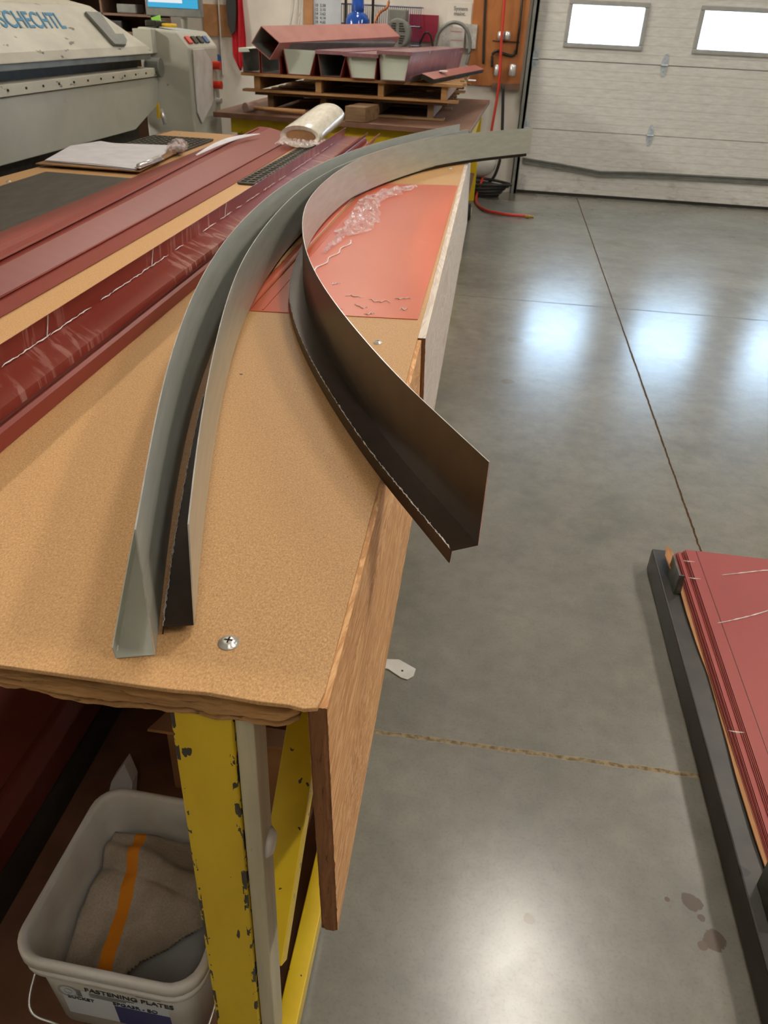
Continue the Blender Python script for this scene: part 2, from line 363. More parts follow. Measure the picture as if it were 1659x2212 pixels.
# sectional overhead door: sections with window openings
SEC = [(.03, .65), (.655, 1.293), (1.30, 1.92), (1.925, 2.55), (2.555, 3.19)]
wins = [(.6, 1.30), (1.88, 2.62), (3.2, 3.94)]
d = bpy.data.objects.new('door_1', None); COL.objects.link(d); d.location = (DX0, WY, 0); d.matrix_world = Matrix.Translation((DX0, WY, 0)); struct(d); WORLD['door_1'] = Vector((DX0, WY, 0))
WZ0, WZ1 = 1.455, 1.775
for k, (z0, z1) in enumerate(SEC):
    m = MB(); y0, y1 = WY+.02, WY+.065
    if k == 2:
        xs = [DX0] + [q for a in wins for q in a] + [DX1]
        for i in range(0, len(xs), 2): m.box(xs[i], xs[i+1], y0, y1, z0, z1)
        for a, b in wins: m.box(a, b, y0, y1, z0, WZ0); m.box(a, b, y0, y1, WZ1, z1)
    else: m.box(DX0, DX1, y0, y1, z0, z1)
    m.build('door_section', 'door', d, origin=(DX0, WY, 0))
bx(DX0-.06, DX1+.06, WY+.0655, WY+.09, .64, 1.31).build('light_stop_strip', 'door', d, origin=(DX0, WY, 0))  # unseen backing strips added behind the door to stop sky light leaking in
bx(DX0-.06, DX1+.06, WY+.0655, WY+.09, 1.91, 1.93).build('light_stop_strip', 'door', d)
for a, b in ((DX0-.06, DX0+.03), (DX1-.03, DX1+.06)): bx(a, b, WY+.0655, WY+.09, 0, .639).build('light_stop_strip', 'door', d); bx(a, b, WY+.0655, WY+.09, 1.311, 1.909).build('light_stop_strip', 'door', d)
for z in (2.54, 3.18): bx(DX0-.06, DX1+.06, WY+.0655, WY+.09, z, z+.03).build('light_stop_strip', 'door', d)
for a, b in ((DX0-.06, DX0+.03), (DX1-.03, DX1+.06)): bx(a, b, WY+.0655, WY+.09, 1.931, 2.539).build('light_stop_strip', 'door', d)
bx(DX0, DX1, WY+.015, WY+.07, 0.0, .03).build('bottom_seal', 'hoseblack', d)
for i, (a, b) in enumerate(wins):
    fr = MB(); y = WY+.0
    fw = .045
    fr.box(a-fw, b+fw, y, WY+.03, WZ0-fw, WZ0); fr.box(a-fw, b+fw, y, WY+.03, WZ1, WZ1+fw); fr.box(a-fw, a, y, WY+.03, WZ0, WZ1); fr.box(b, b+fw, y, WY+.03, WZ0, WZ1)
    wn = struct(fr.build('window_%d' % (i+1), 'winframe', None, bevel=.008, origin=((a+b)/2, WY, WZ0)))
    bx(a, b, WY+.035, WY+.04, WZ0, WZ1).build('pane', 'glass', wn)
# hinges, strut, corner plate on the door
hp = [(.292, 1.298), (1.595, 1.298), (2.9, 1.298), (.292, .655), (1.595, .655), (2.9, .655)]
for hx, hz in hp:
    m = MB()
    for s in (1, -1):
        m.prism([(hx-.03, WY+.018, hz+s*.012), (hx-.03, WY+.018, hz+s*.05), (hx-.012, WY+.018, hz+s*.1), (hx+.012, WY+.018, hz+s*.1), (hx+.03, WY+.018, hz+s*.05), (hx+.03, WY+.018, hz+s*.012)], (0, -.008, 0))
        m.lathe((hx, WY+.004, hz+s*.055), [(.008, -.008), (.008, .008)], 8)
    m.tube([(hx-.035, WY+.004, hz), (hx+.035, WY+.004, hz)], .011, 10)
    m.build('hinge', 'hinge', d, bevel=.001)
m = MB(); pts = [(.30, .335), (.7, .30), (1.15, .25), (1.6, .27), (2.9, .285), (4.5, .285)]
for a, b in zip(pts, pts[1:]):
    for dz, th, dep in ((.022, .012, -.03), (0, .03, -.012), (-.022, .012, -.03)):
        m.prism([(a[0], WY+.018, a[1]+dz-th/2), (b[0], WY+.018, b[1]+dz-th/2), (b[0], WY+.018, b[1]+dz+th/2), (a[0], WY+.018, a[1]+dz+th/2)], (0, dep, 0))
m.build('bent_strut', 'steelgray', d)
bx(.275, .36, WY+.012, WY+.02, .035, .2).build('corner_plate', 'zinc', d)
tr = MB(); tr.box(.2, .262, WY-.07, WY-.062, 0, 3.4); tr.box(.2, .208, WY-.07, WY-.0, 0, 3.4); tr.box(.238, .262, WY-.07, WY-.02, 0, 3.4)
o = tr.build('door_track', 'steelgray', None, origin=(.23, WY-.04, 0)); tag(o, 'grey steel vertical track along the left side of the overhead door', 'door track')
# ceiling lamps
for lx, ly, lpow in LAMPS:
    lp = thing('ceiling_lamp', 'long white ceiling lamp hanging out of view above the workshop', 'lamp', (lx, ly, 4.5), 'ceiling lamps')
    h = MB(); h.box(lx-.17, lx+.17, ly-.62, ly+.62, 4.53, 4.58); h.box(lx-.2, lx-.17, ly-.62, ly+.62, 4.49, 4.58); h.box(lx+.17, lx+.2, ly-.62, ly+.62, 4.49, 4.58)
    h.build('housing', 'white', lp)
    bx(lx-.165, lx+.165, ly-.6, ly+.6, 4.505, 4.53).build('diffuser', emis('lamp_diffuser', LAMP_COLOR + (1,), lpow), lp)
    for s in (-.5, .5): MB().tube([(lx, ly+s, 4.58), (lx, ly+s, 5.0)], .004, 6).build('hanger', 'zinc', lp)

# ------------------------------------------------------------------ main bench
bench = thing('workbench', 'long bench with brown hardboard top, splintered front edge and yellow steel frame', 'workbench', (-1.05, 2.8, 0))
def corner(x, y, z): return Vector((x, y, z))
rt = lambda y: -.124 - (y-.58)*.0091
m = MB()
N = 60; front = []
for i in range(N+1):
    x = -2.02 + (1.865)*i/N; front.append((x, .567 + .004*noise.noise((x*14, 0, 0)) + .002*noise.noise((x*60, 1, 0))))
poly = front + [(-.138, .564), (-.124, .568), (-.121, .592), (rt(1.5), 1.5), (rt(3), 3), (rt(5.0), 5.0), (-1.985, 5.03), (-2.06, 3.2), (-2.05, .567)]
m.prism([(x, y, T-.006) for x, y in poly], (0, 0, .006)); m.build('top_sheet', 'mdf', bench, bevel=.001)
# splintered plywood core, built as a rough shell
def coresec(u, v):
    x = -2.03 + (1.884)*u
    prof = [(0.0, .0), (.05, .004), (.18, .010), (.3, .0), (.36, .016), (.45, .003), (.6, .006), (.7, .002), (.78, .012), (.9, .004), (1.0, .010)]
    z = T-.0065 - .050*v
    for (a, ya), (b, yb) in zip(prof, prof[1:]):
        if a <= v <= b: yy = ya+(yb-ya)*(v-a)/(b-a); break
    n = noise.noise((x*6, z*110, 3))*.011 + noise.noise((x*24, z*260, 7))*.005 + noise.noise((x*70, z*420, 2))*.0025
    crack = max(0, noise.noise((x*2.2+4, v*9, 9))-.12)*.06 + (.010 if .27 < v < .33 and noise.noise((x*3, 0, 2)) > -.25 else 0)
    end = max(0, (u-.985)/.015); 
    zz = z + noise.noise((x*9, 5, 5))*.009*v + noise.noise((x*38, 5, 5))*.004*v + end*.006*v
    if v >= .99: zz += noise.noise((x*18, 2, 2))*.004
    return (x - end*.004*v, .574 + yy*.9 + abs(n) + crack + end*end*.012, zz)
m = MB(); m.grid(560, 44, coresec)
m.box(-2.03, -.17, .60, 4.98, T-.052, T-.0065)
o = m.build('plywood_core', 'ragged', bench, smooth=True)
# screws in the top
for q in [(494, 1388, .0125), (816, 740, .0105), (18, 392, .011), (965, 357, .011), (972, 364, .011), (390, 289, .011)]:
    p = atZ(q[0], q[1], T+.001); r = q[2]
    mm = MB(); mm.lathe((p.x, p.y, T), [(r, 0), (r, .0015), (r*.72, .0022), (r*.66, .004), (r*.45, .0052), (r*.12, .0054)], 20)
    sc = mm.build('screw', 'zinc', bench, smooth=True)
    cr = MB(); cr.box(p.x-r*.4, p.x+r*.4, p.y-.0009, p.y+.0009, T+.0052, T+.0058); cr.box(p.x-.0009, p.x+.0009, p.y-r*.4, p.y+r*.4, T+.0052, T+.0058); cr.build('drive_slot', 'machdark', sc)
# frame
m = MB(); LX0, LX1 = -.303, -.229
def leg(x0, x1, y0, y1):
    m = MB(); t = .006
    m.box(x0, x1, y0, y0+t, 0, T-.053); m.box(x0, x0+t, y0+t, y1, 0, T-.053); m.box(x1-t, x1, y0+t, y1, 0, T-.053)
    return m
leg(LX0, LX1, .588, .632).build('leg', 'yellowleg', bench, bevel=.0025)
for (a, b) in ((-1.95, -1.88), ): leg(a, b, .6, .645).build('leg', 'yellow', bench, bevel=.002)
for (a, b) in ((-1.95, -1.88), (-.24, -.18)): 
    leg(a, b, 4.78, 4.83).build('leg', 'yellow', bench, bevel=.002); leg(a-.02, b-.02, 2.7, 2.75).build('leg', 'yellow', bench, bevel=.002)
m = MB(); m.box(-.227, -.204, .592, .638, 0, T-.053)
la = m.build('pale_lath', 'whitelath', bench, bevel=.002)
MB().tube([(-.2045, .62, .60), (-.196, .62, .60)], [.022, .014], 20).build('washer', 'white', la, smooth=True)
# diagonal brace rising away under the top
def brace(x0, x1, ya, za, yb, zb, th):
    dirv = Vector((0, yb-ya, zb-za)).normalized(); nrm = Vector((0, -dirv.z, dirv.y))
    a = Vector((0, ya, za)); b = Vector((0, yb, zb))
    pl = [a, b, b-nrm*th, a-nrm*th]
    return MB().prism([(x0, p.y, p.z) for p in pl], (x1-x0, 0, 0))
brace(-.262, -.202, .64, .238, 1.43, .855, .05).build('diagonal_brace', 'yellow', bench, bevel=.002)
bx(-.214, -.178, .60, 4.78, .02, .07).build('lower_rail', 'yellow', bench, bevel=.002)
bx(-.245, -.20, .75, 4.9, T-.12, T-.054).build('upper_rail', 'yellow', bench, bevel=.002)
bx(-1.95, -1.9, .66, 4.9, T-.12, T-.054).build('upper_rail', 'yellow', bench, bevel=.002)
bx(-1.9, -.27, 4.8, 4.84, T-.12, T-.054).build('cross_rail', 'yellow', bench, bevel=.002)
bx(-1.9, -.22, .56, 4.9, .0, .02).build('bottom_shelf', 'bench', bench)
# plywood apron hung on the bench's right side
ax = lambda y: rt(y)
ap = bpy.data.objects.new('apron_board', None)
def apron(y0, y1, z0, z1, off, th, name, mats, wob):
    m = MB(); n = 90; vs = []
    for i in range(n+1):
        y = y0+(y1-y0)*i/n; x = ax(y)+off; lb_ = .016
        e = noise.noise((y*30, 0, 3))*.0015
        ztop = z1 + e; zbot = z0 + noise.noise((y*9, 1, 1))*.002
        vs.append([(x+lb_, y, zbot), (x+th+lb_, y, zbot), (x+th, y, ztop), (x, y, ztop)])
    V = [q for r in vs for q in r]
    F = []; mi = []
    for i in range(n):
        for k, mm in ((0, 1), (1, 0), (2, 0), (3, 0)): m.f.append((i*4+k, (i+1)*4+k, (i+1)*4+(k+1) % 4, i*4+(k+1) % 4)); m.mi.append(mm)
    m.v = V
    # rough near end
    nz = 60
    o0 = len(m.v)
    for j in range(nz+1):
        z = z0+(z1-z0)*j/nz
        for k in range(5):
            xx = ax(y0)+off+th*k/4+.016*(1-j/nz); yy = y0-.001-abs(noise.noise((xx*90, z*30, 2)))*.004 + (.003 if k in (0, 4) else 0) + (noise.noise((z*50, k, 8))*.002 if k in (0, 4) else 0)
            m.v.append((xx + (noise.noise((z*60, k, 1))*.0012 if k in (0, 4) else 0), yy, z))
    for j in range(nz):
        for k in range(4): a = o0+j*5+k; m.f.append((a, a+1, a+6, a+5)); m.mi.append(1)
    m.f.append((n*4, n*4+1, n*4+2, n*4+3)); m.mi.append(1)
    return m.build(name, mats, bench)
apron(.575, 1.74, .492, T-.0075, -.013, .022, 'apron_board', ['fir', 'apronedge'], 0)
apron(1.745, 5.02, .52, T-.0045, -.004, .022, 'apron_board', ['palefir', 'apronedge'], 0)

# ------------------------------------------------------------------ curved flashings
def flashing(name, label, path, zb, h, fl, lip, mi_left, mi_right, mi_flange, lean=0, up_lip=0, flf=None):
    P = spline([(x, y, 0) for x, y in path], 10)
    for _ in range(120):
        Q = P[:]
        for i in range(1, len(P)-1): Q[i] = P[i]*.5 + (P[i-1]+P[i+1])*.25
        P = Q
    root = thing(name, label, 'flashing', (P[0].x, P[0].y, zb))
    nr = []
    for i, p in enumerate(P):
        t = (P[min(i+1, len(P)-1)]-P[max(i-1, 0)]).normalized(); nr.append(Vector((-t.y, t.x, 0)))   # points left of travel
    th = .0008
    wall = MB(); flg = MB(); L = len(P)
    def W(i): return flf(P[i].y) if flf else fl
    rows = 5
    # standing leg: two skins
    for side, mi in ((1, 0), (-1, 1)):
        o = len(wall.v)
        for i in range(L):
            for r in range(rows+1):
                k = r/rows; wall.v.append(tuple(P[i] + nr[i]*(side*th - lean*k) + Vector((0, 0, zb+h*k))))
        for i in range(L-1):
            for r in range(rows): a = o+i*(rows+1)+r; wall.f.append((a, a+1, a+rows+2, a+rows+1)); wall.mi.append(mi)
    R = rows+1
    for i in range(L-1): a = i*R+rows; wall.f.append((a, a+R, a+R+L*R, a+L*R)); wall.mi.append(2)
    for i in (0, L-1):
        for r in range(rows): a = i*R+r; wall.f.append((a, a+1, a+1+L*R, a+L*R)); wall.mi.append(2)
    wo = wall.build('standing_leg', [mi_left, mi_right, 'zinc'], root, smooth=False)
    wo.data.polygons.foreach_set('use_smooth', [p.material_index < 2 for p in wo.data.polygons]); wo.data.set_sharp_from_angle(angle=.6)
    # flange with rounded drip lip
    o = 0; prof = []
    for i in range(L):
        wd = W(i); row = []
        row.append(P[i] + nr[i]*th + Vector((0, 0, zb+.0008)))
        row.append(P[i] + nr[i]*wd + Vector((0, 0, zb+.0008)))
        row.append(P[i] + nr[i]*(wd+.002) + Vector((0, 0, zb+(up_lip if up_lip else -lip))))
        row.append(P[i] + nr[i]*(wd+.0005) + Vector((0, 0, zb+(up_lip if up_lip else -lip))))
        row.append(P[i] + nr[i]*(wd-.001) + Vector((0, 0, zb-.0006)))
        row.append(P[i] + nr[i]*th + Vector((0, 0, zb-.0006)))
        flg.v += [tuple(v) for v in row]
    for i in range(L-1):
        for k in range(6): flg.f.append((i*6+k, i*6+(k+1) % 6, (i+1)*6+(k+1) % 6, (i+1)*6+k)); flg.mi.append(0)
    flg.f += [tuple(range(6)), tuple((L-1)*6+k for k in range(6))]; flg.mi += [0, 0]
    flg.build('flange', mi_flange, root)
    return root, P, nr, W
A = [(-.322, .612), (-.363, .741), (-.405, .875), (-.452, 1.032), (-.507, 1.25), (-.553, 1.455), (-.605, 1.747), (-.652, 2.16), (-.665, 2.716), (-.62, 3.32), (-.46, 3.95), (-.24, 4.55), (-.21, 4.63)]
B = [(-.291, .658), (-.331, .79), (-.376, .95), (-.465, 1.29), (-.535, 1.62), (-.572, 1.87), (-.606, 2.25), (-.634, 2.7), (-.59, 3.3), (-.43, 3.92), (-.2, 4.52), (-.165, 4.6)]
Cc = [(.035, .879), (-.03, .988), (-.078, 1.067), (-.117, 1.136), (-.175, 1.245), (-.28, 1.46), (-.362, 1.655), (-.424, 1.84), (-.464, 1.98), (-.513, 2.18), (-.548, 2.37), (-.566, 2.55), (-.577, 2.83), (-.57, 3.15), (-.53, 3.53), (-.44, 3.89), (-.28, 4.28), (-.115, 4.54), (.19, 4.91)]
fa, Pa, na, Wa = flashing('curved_flashing', 'curved grey metal flashing leftmost of three, its tall end standing at the bench front', A, T+.0015, .172, .043, 0, 'gray', 'gray', 'gray', up_lip=.016, flf=lambda y: .043 if y < 2 else .03)
fb, Pb, nb, Wb = flashing('curved_flashing', 'middle curved flashing, dark bronze inside and pale outside, nested beside the leftmost grey one', B, T+.012, .142, .036, .011, 'bronze', 'grayr', 'bronze', lean=.006, flf=lambda y: .036 if y < 1.3 else .024)
fc, Pc, nc, Wc = flashing('curved_flashing', 'rightmost curved flashing with dark bronze near end sticking out past the bench edge', Cc, T+.02, .13, .042, .0195, 'bronze', 'grayr', 'bronze', lean=-.0, flf=lambda y: .042 if y < 1.9 else max(.02, .042-(y-1.9)*.05))
def wisps(parent, P, nr, W, i0, i1, z, n, seed):     # torn protective film hanging on along the fold
    random.seed(seed); m = MB()
    for k in range(n):
        i = random.randint(i0, i1); q = P[i] + nr[i]*W(i) + Vector((0, 0, z)); pts = []
        ln = random.uniform(.006, .022); t = (P[i+1]-P[i]).normalized()
        for s in range(6): pts.append(q + t*(s/5-.5)*ln + Vector((random.uniform(-1, 1)*.0012, random.uniform(-1, 1)*.0012, abs(random.gauss(0, .0012)))))
        m.tube(pts, [.0002, .0005, .0006, .0005, .0004, .0002], 5)
    run = []; rr = []
    for k in range((i1-i0)*5):
        i = i0+k//5; f = (k % 5)/5; q = (P[i]+nr[i]*W(i)).lerp(P[i+1]+nr[i+1]*W(i+1), f)
        run.append(q + nr[i]*(.0022*noise.noise((k*.35, seed, 0))-.0004) + Vector((0, 0, z+.0008*noise.noise((k*.5, seed, 4))+.0003)))
        rr.append(max(.0001, .0007*(noise.noise((k*.12, seed, 9))+.45)))
    m.tube(run, rr, 5)
    o = m.build('torn_film', 'wisp', parent); o['kind'] = 'stuff'; return o
wisps(fc, Pc, nc, Wc, 1, 88, T+.0215, 120, 3)
wisps(fb, Pb, nb, Wb, 0, 36, T+.0135, 50, 4)
wisps(fa, Pa, nr=na, W=Wa, i0=0, i1=1, z=T+.003, n=7, seed=5)

# ------------------------------------------------------------------ salmon sheet with crumpled film
sh = thing('painted_sheet', 'salmon red flat metal sheet lying on the bench under the rightmost flashing', 'metal sheet', (-.35, 2.8, T))
m = MB(); zt = T+.0022
m.prism([(-.562, 1.818, T+.0004), (-.147, 1.862, T+.0004), (-.158, 3.79, T+.0004), (-.55, 3.7, T+.0004)], (0, 0, .0016)); m.build('flat_panel', 'orange', sh)
m = MB()
def hemp(u, v):
    y = 1.82+1.88*v; x = -.598+.034*u + .004*noise.noise((y*22, 0, 1))*(1-u)
    return (x, y, T+.001+.006*math.sin(u*math.pi)+.003*(1-u)*abs(noise.noise((y*30, 0, 0))))
m.grid(8, 160, hemp); m.build('wavy_hem', 'orange', sh, smooth=True, solid=.0008)
m = MB(); m.box(-.535, -.531, 1.83, 3.7, zt, zt+.0012); m.build('seam', 'orange', sh)
# film scrap
FC = [(atZ(px, py, zt), hw) for px, py, hw in ((700, 548, .006), (735, 515, .012), (762, 500, .05), (785, 480, .06), (792, 455, .05), (800, 435, .045), (830, 424, .05), (862, 412, .04), (895, 406, .02))]
def crump(u, v):
    k = v*(len(FC)-1); i = min(int(k), len(FC)-2); f = k-i; f2 = f*f*(3-2*f)
    c = FC[i][0].lerp(FC[i+1][0], f); wd = FC[i][1]*(1-f2)+FC[i+1][1]*f2
    x = c.x+(u-.5)*2*wd*(1+.5*noise.noise((v*16, u*2, 0))); y = c.y+.05*noise.noise((u*4, v*8, 4))
    z = .003+(abs(noise.noise((u*4, v*14, 1)))*.03+abs(noise.noise((u*9, v*30, 1)))*.012)*math.sin(math.pi*(.08+.84*u))
    return (x, y, zt+z)
m = MB(); m.grid(26, 90, crump); o = m.build('crumpled_film', 'film', None, smooth=False, origin=(-.38, 3.1, T)); tag(o, 'crumpled strip of clear plastic film lying on the salmon red sheet', 'plastic film')
random.seed(11); m = MB()
pts = [Vector((-.49+.05*t+.006*math.sin(t*23), 2.15+.45*t, zt+.002)) for t in [i/24 for i in range(25)]]
m.tube(pts, [.0015+.0025*abs(noise.noise((i*.7, 0, 0))) for i in range(25)], 6)
for (cx, cy, ln) in ((-.33, 2.0, .05), (-.26, 1.98, .06), (-.3, 1.92, .04), (-.2, 2.02, .05), (-.36, 1.88, .04), (-.27, 1.87, .03), (-.4, 2.1, .03), (-.19, 1.93, .02)):
    q = [Vector((cx+ln*(s/7-.5), cy+random.uniform(-1, 1)*.012, zt+.0012)) for s in range(8)]; m.tube(q, [.0003, .001, .0016, .0012, .0016, .001, .0008, .0003], 5)
m.build('film_wrinkles', 'wisp', sh)['kind'] = 'stuff'

# ------------------------------------------------------------------ red trims on the left of the bench
def extr(poly_fn, y0, y1, mb=None, n=30, x_of=None):
    """closed section (x,z) list swept from y0 to y1, x shifted by x_of(y)"""
    m = mb or MB(); o = len(m.v); sec = None
    for i in range(n+1):
        y = y0+(y1-y0)*i/n; sec = poly_fn(y); m.v += [(x, y, z) for x, z in sec]
    k = len(sec)
    for i in range(n):
        for j in range(k): m.f.append((o+i*k+j, o+i*k+(j+1) % k, o+(i+1)*k+(j+1) % k, o+(i+1)*k+j)); m.mi.append(0)
    m.f += [tuple(o+j for j in range(k)), tuple(o+n*k+j for j in range(k))]; m.mi += [0, 0]
    return m
def sheetsec(line, th=.0012):      # open polyline (x,z) -> closed thin section
    off = []
    for i, (x, z) in enumerate(line):
        a = Vector(line[max(i-1, 0)]); b = Vector(line[min(i+1, len(line)-1)]); t = (b-a).normalized(); off.append((x-t.y*-th, z-t.x*th))
    return list(line)+off[::-1]
# channel trim, right of the row
cx = lambda y: -.002*(y-1.3)
ch = thing('channel_trim', 'long dark red channel trim under shiny film with raised left lip', 'metal trim', (-.82, 2.7, T))
def chsec(y):
    dx = -.012*(y-1.3)*.5
    return sheetsec([(-.866+dx, T+.088), (-.873+dx, T+.084), (-.876+dx, T+.042), (-.782+dx, T+.042), (-.780+dx, T+.026)])
extr(chsec, .62, 4.95, n=50).build('channel', 'redfilm', ch)
m = MB()
for i in range(60):
    y = .95+i*.06; dx = -.012*(y-1.3)*.5
    if random.random() < .75:
        pts = [Vector((-.874+dx+random.uniform(0, .004), y+s*.014, T+.0445+random.uniform(0, .002))) for s in range(6)]; m.tube(pts, [.0003, .0012, .0018, .0014, .001, .0003], 5)
for y in (1.42, 1.98, 2.62): m.tube([(-.872-.006*(y-1.3), y, T+.0445), (-.872-.006*(y-1.3), y+.01, T+.065), (-.868-.006*(y-1.3), y+.012, T+.088)], .0013, 5)
m.build('film_edge', 'wisp', ch)['kind'] = 'stuff'
ch2 = thing('channel_trim', 'dark red trim nested beneath the film covered channel, its edge showing on the right', 'metal trim', (-.76, 2.7, T))
def ch2sec(y):
    dx = -.012*(y-1.3)*.5
    return sheetsec([(-.862+dx, T+.004), (-.771+dx, T+.004), (-.767+dx, T+.027), (-.758+dx, T+.032), (-.750+dx, T+.028), (-.749+dx, T+.001)])
extr(ch2sec, .62, 5.0, n=50).build('channel', 'red', ch2)
ch3 = thing('channel_trim', 'pink red trim ending in an upright fin beyond the film covered channel', 'metal trim', (-.8, 4.6, T))
def ch3sec(y): return sheetsec([(-.70, T+.058), (-.702, T+.052), (-.74, T+.004), (-.775, T+.004), (-.79, T+.03), (-.772, T+.06)])
extr(ch3sec, 3.9, 5.05, n=8).build('channel', 'pink', ch3)
# flat strip with curled edge, leftmost
t1 = thing('flat_trim', 'long flat red metal strip lying leftmost on the bench, over the black plate', 'metal trim', (-1.45, 2.6, T))
def f1(y):
    xl = -1.53-.015*(y-2); xr = -1.262-.055*(y-1.9)-.004*math.sin(y*2)
    return sheetsec([(xl, T+.004), (xl+.1, T+.012), ((xl+xr)/2, T+.02), (xr, T+.05)], .0012)
extr(f1, .9, 5.0, n=50).build('strip', 'red', t1)
t1b = thing('flat_trim', 'narrow red strip with pale underside curling up between the flat trim and the ridged trim', 'metal trim', (-1.5, 4.5, T))
wa, wb2 = atZ(425, 336, T+.055), atZ(562, 290, T+.055)
m = MB(); m.grid(4, 40, lambda u, v: (wa.x+(wb2.x-wa.x)*v-.026*u*math.sin(.2+v*2.7), wa.y+(wb2.y-wa.y)*v, T+.055+.012*math.sin(v*3.1)+.012*u*math.sin(.3+v*2.6))); m.build('strip', ['paper'], t1b, smooth=True, solid=.001)
t2 = thing('ridged_trim', 'wide red trim with raised ridge and sloping side beside the flat strip', 'metal trim', (-1.25, 2.7, T))
def f2(y):
    dx = -.05*(y-1.9)*.92
    return sheetsec([(-1.335+dx, T+.018), (-1.31+dx, T+.046), (-1.242+dx, T+.043), (-1.178+dx*.35, T+.008), (-1.17+dx*.35, T+.008)], .0012)
extr(f2, .95, 5.1, n=50).build('ridge', 'red', t2)
t3 = thing('flat_trim', 'low flat red strip lying under the right side of the ridged trim', 'metal trim', (-1.14, 2.7, T))
def f3(y):
    dx = -.004*(y-1.9); return sheetsec([(-1.24+dx*3, T+.003), (-1.18+dx, T+.0045), (-1.102+dx-.012*max(0, y-3.4), T+.0025)], .001)
extr(f3, .95, 5.0, n=30).build('strip', 'red', t3)
# black plate and rubber mats
p = thing('steel_plate', 'scuffed black flat plate on the bench near its left edge', 'plate', (-1.7, 2.7, T))
m = MB(); m.prism([(-1.60, 1.2, T+.0004), (-1.25, 1.2, T+.0004), (-1.3, 3.35, T+.0004), (-1.40, 3.4, T+.0004), (-1.95, 3.42, T+.0004), (-1.93, 1.2, T+.0004)], (0, 0, .002)); m.build('plate', 'blackplate', p)
def rubber_mat(x0, x1, y0, y1, label, skew=0):
    r = thing('rubber_mat', label, 'mat', ((x0+x1)/2, (y0+y1)/2, T)); m = MB()
    m.prism([(x0, y0, T+.0005), (x1, y0, T+.0005), (x1+skew, y1, T+.0005), (x0+skew, y1, T+.0005)], (0, 0, .004))
    m.build('base', 'machdark', r)
    m = MB(); ny = int((y1-y0)/.05); nx = int((x1-x0)/.03)
    for j in range(ny+1): y = y0+(y1-y0)*j/ny; s = skew*j/ny; m.box(x0+s, x1+s, y-.008, y+.008, T+.0045, T+.011)
    for i in range(nx+1):
        x = x0+(x1-x0)*i/nx; m.prism([(x-.004, y0, T+.0045), (x+.004, y0, T+.0045), (x+.004+skew, y1, T+.0045), (x-.004+skew, y1, T+.0045)], (0, 0, .0055))
    m.build('ribs', 'mat', r)
rubber_mat(-1.09, -.915, 3.45, 4.75, 'black ribbed rubber mat beside the stretch film roll')
rubber_mat(-1.98, -1.62, 3.55, 4.7, 'black ribbed rubber mat under the clipboard')
# clipboard
cb = thing('clipboard', 'brown clipboard holding white papers on the black mat', 'clipboard', (-1.85, 4.0, T+.012))
q = [(75, 346), (300, 363), (395, 316), (230, 302)]
P3 = [atZ(a, b, T+.03) for a, b in q]
for v in P3: v.z = T+.013
m = MB(); m.prism(P3, (0, 0, .004)); m.build('backing_board', 'board', cb)
bill = [(98, 343), (150, 312), (215, 302), (245, 306), (365, 312), (355, 325), (345, 335), (290, 362), (200, 352)]
m = MB()
for k in range(3):
    pl = [atZ(a+random.uniform(-3, 3), b+random.uniform(-1.5, 1.5), T+.03) for a, b in bill]
    for v in pl: v.z = T+.0175+.003*k
    m.prism(pl, (0, 0, .0015))
m.build('papers', 'paper', cb)
a = atZ(300, 361, T+.03); b = atZ(345, 343, T+.03)
m = MB(); m.tube([(a.x, a.y, T+.034), (b.x, b.y, T+.034)], .012, 10); m.box(min(a.x, b.x)-.01, max(a.x, b.x)+.01, a.y-.01, b.y+.02, T+.0265, T+.029); m.build('clip', 'zinc', cb, smooth=True)
# wrapped small part beside
c0 = atZ(385, 322, T+.03); m = MB()
m.grid(24, 14, lambda u, v: (c0.x+(.045+.01*noise.noise((u*6, v*5, 2)))*math.cos(u*6.283)*math.sin(v*3.14159), c0.y+.09*math.sin(u*6.283)*math.sin(v*3.14159), T+.045+.032*math.cos(v*3.14159)+.008*noise.noise((u*9, v*9, 1))))
o = m.build('film_bundle', 'film', None, origin=(c0.x, c0.y, T+.012)); tag(o, 'small glossy bundle of clear wrap just behind the clipboard clip', 'plastic wrap')
m = MB(); m.lathe((c0.x, c0.y, T+.012), [(.02, 0), (.028, .01), (.02, .03), (.008, .035)], 12); o2 = m.build('metal_part', 'darkzinc', None, smooth=True, origin=(c0.x, c0.y, T+.012)); tag(o2, 'small dark metal part wrapped inside the clear bundle by the clipboard', 'hardware')
# stretch film roll: flattened tube lying along the bench
rl = thing('film_roll', 'fat white roll of stretch film lying on the far left of the bench', 'film roll', (-1.07, 4.8, T+.01))
c1 = Vector((-1.09, 4.62, T+.062)); ax1 = Vector((.10, .75, .08)).normalized(); L1 = .5
sd = Vector((ax1.y, -ax1.x, 0)).normalized(); upv = Vector((0, 0, 1))
def rollf(u, v):
    th = u*2*math.pi; k = 1-.12*v+ (.02*noise.noise((u*7, v*4, 3))); rr = k*(1 if .04 < v < .95 else .93)
    return tuple(c1+ax1*L1*v + sd*math.cos(th)*.118*rr + upv*(math.sin(th)*(.058+.016*v)*rr + .02*v))
m = MB(); m.grid(40, 26, rollf)
cap = [Vector(rollf(i/40, 1)) for i in range(40)]; m.add(cap, [tuple(range(40))])
m.build('film', 'filmroll', rl, smooth=True)
m = MB(); m.grid(32, 6, lambda u, v: tuple(c1+ax1*(-.004+.02*v) + sd*math.cos(u*6.2832)*(.116-.03*v) + upv*math.sin(u*6.2832)*(.056-.026*v))); m.build('end_rim', 'filmroll', rl, smooth=True)
m = MB(); m.add([c1+ax1*.012 + sd*math.cos(k*.19635)*.086 + upv*(math.sin(k*.19635)*.03) for k in range(32)], [tuple(range(32))]); m.build('core', 'board', rl)
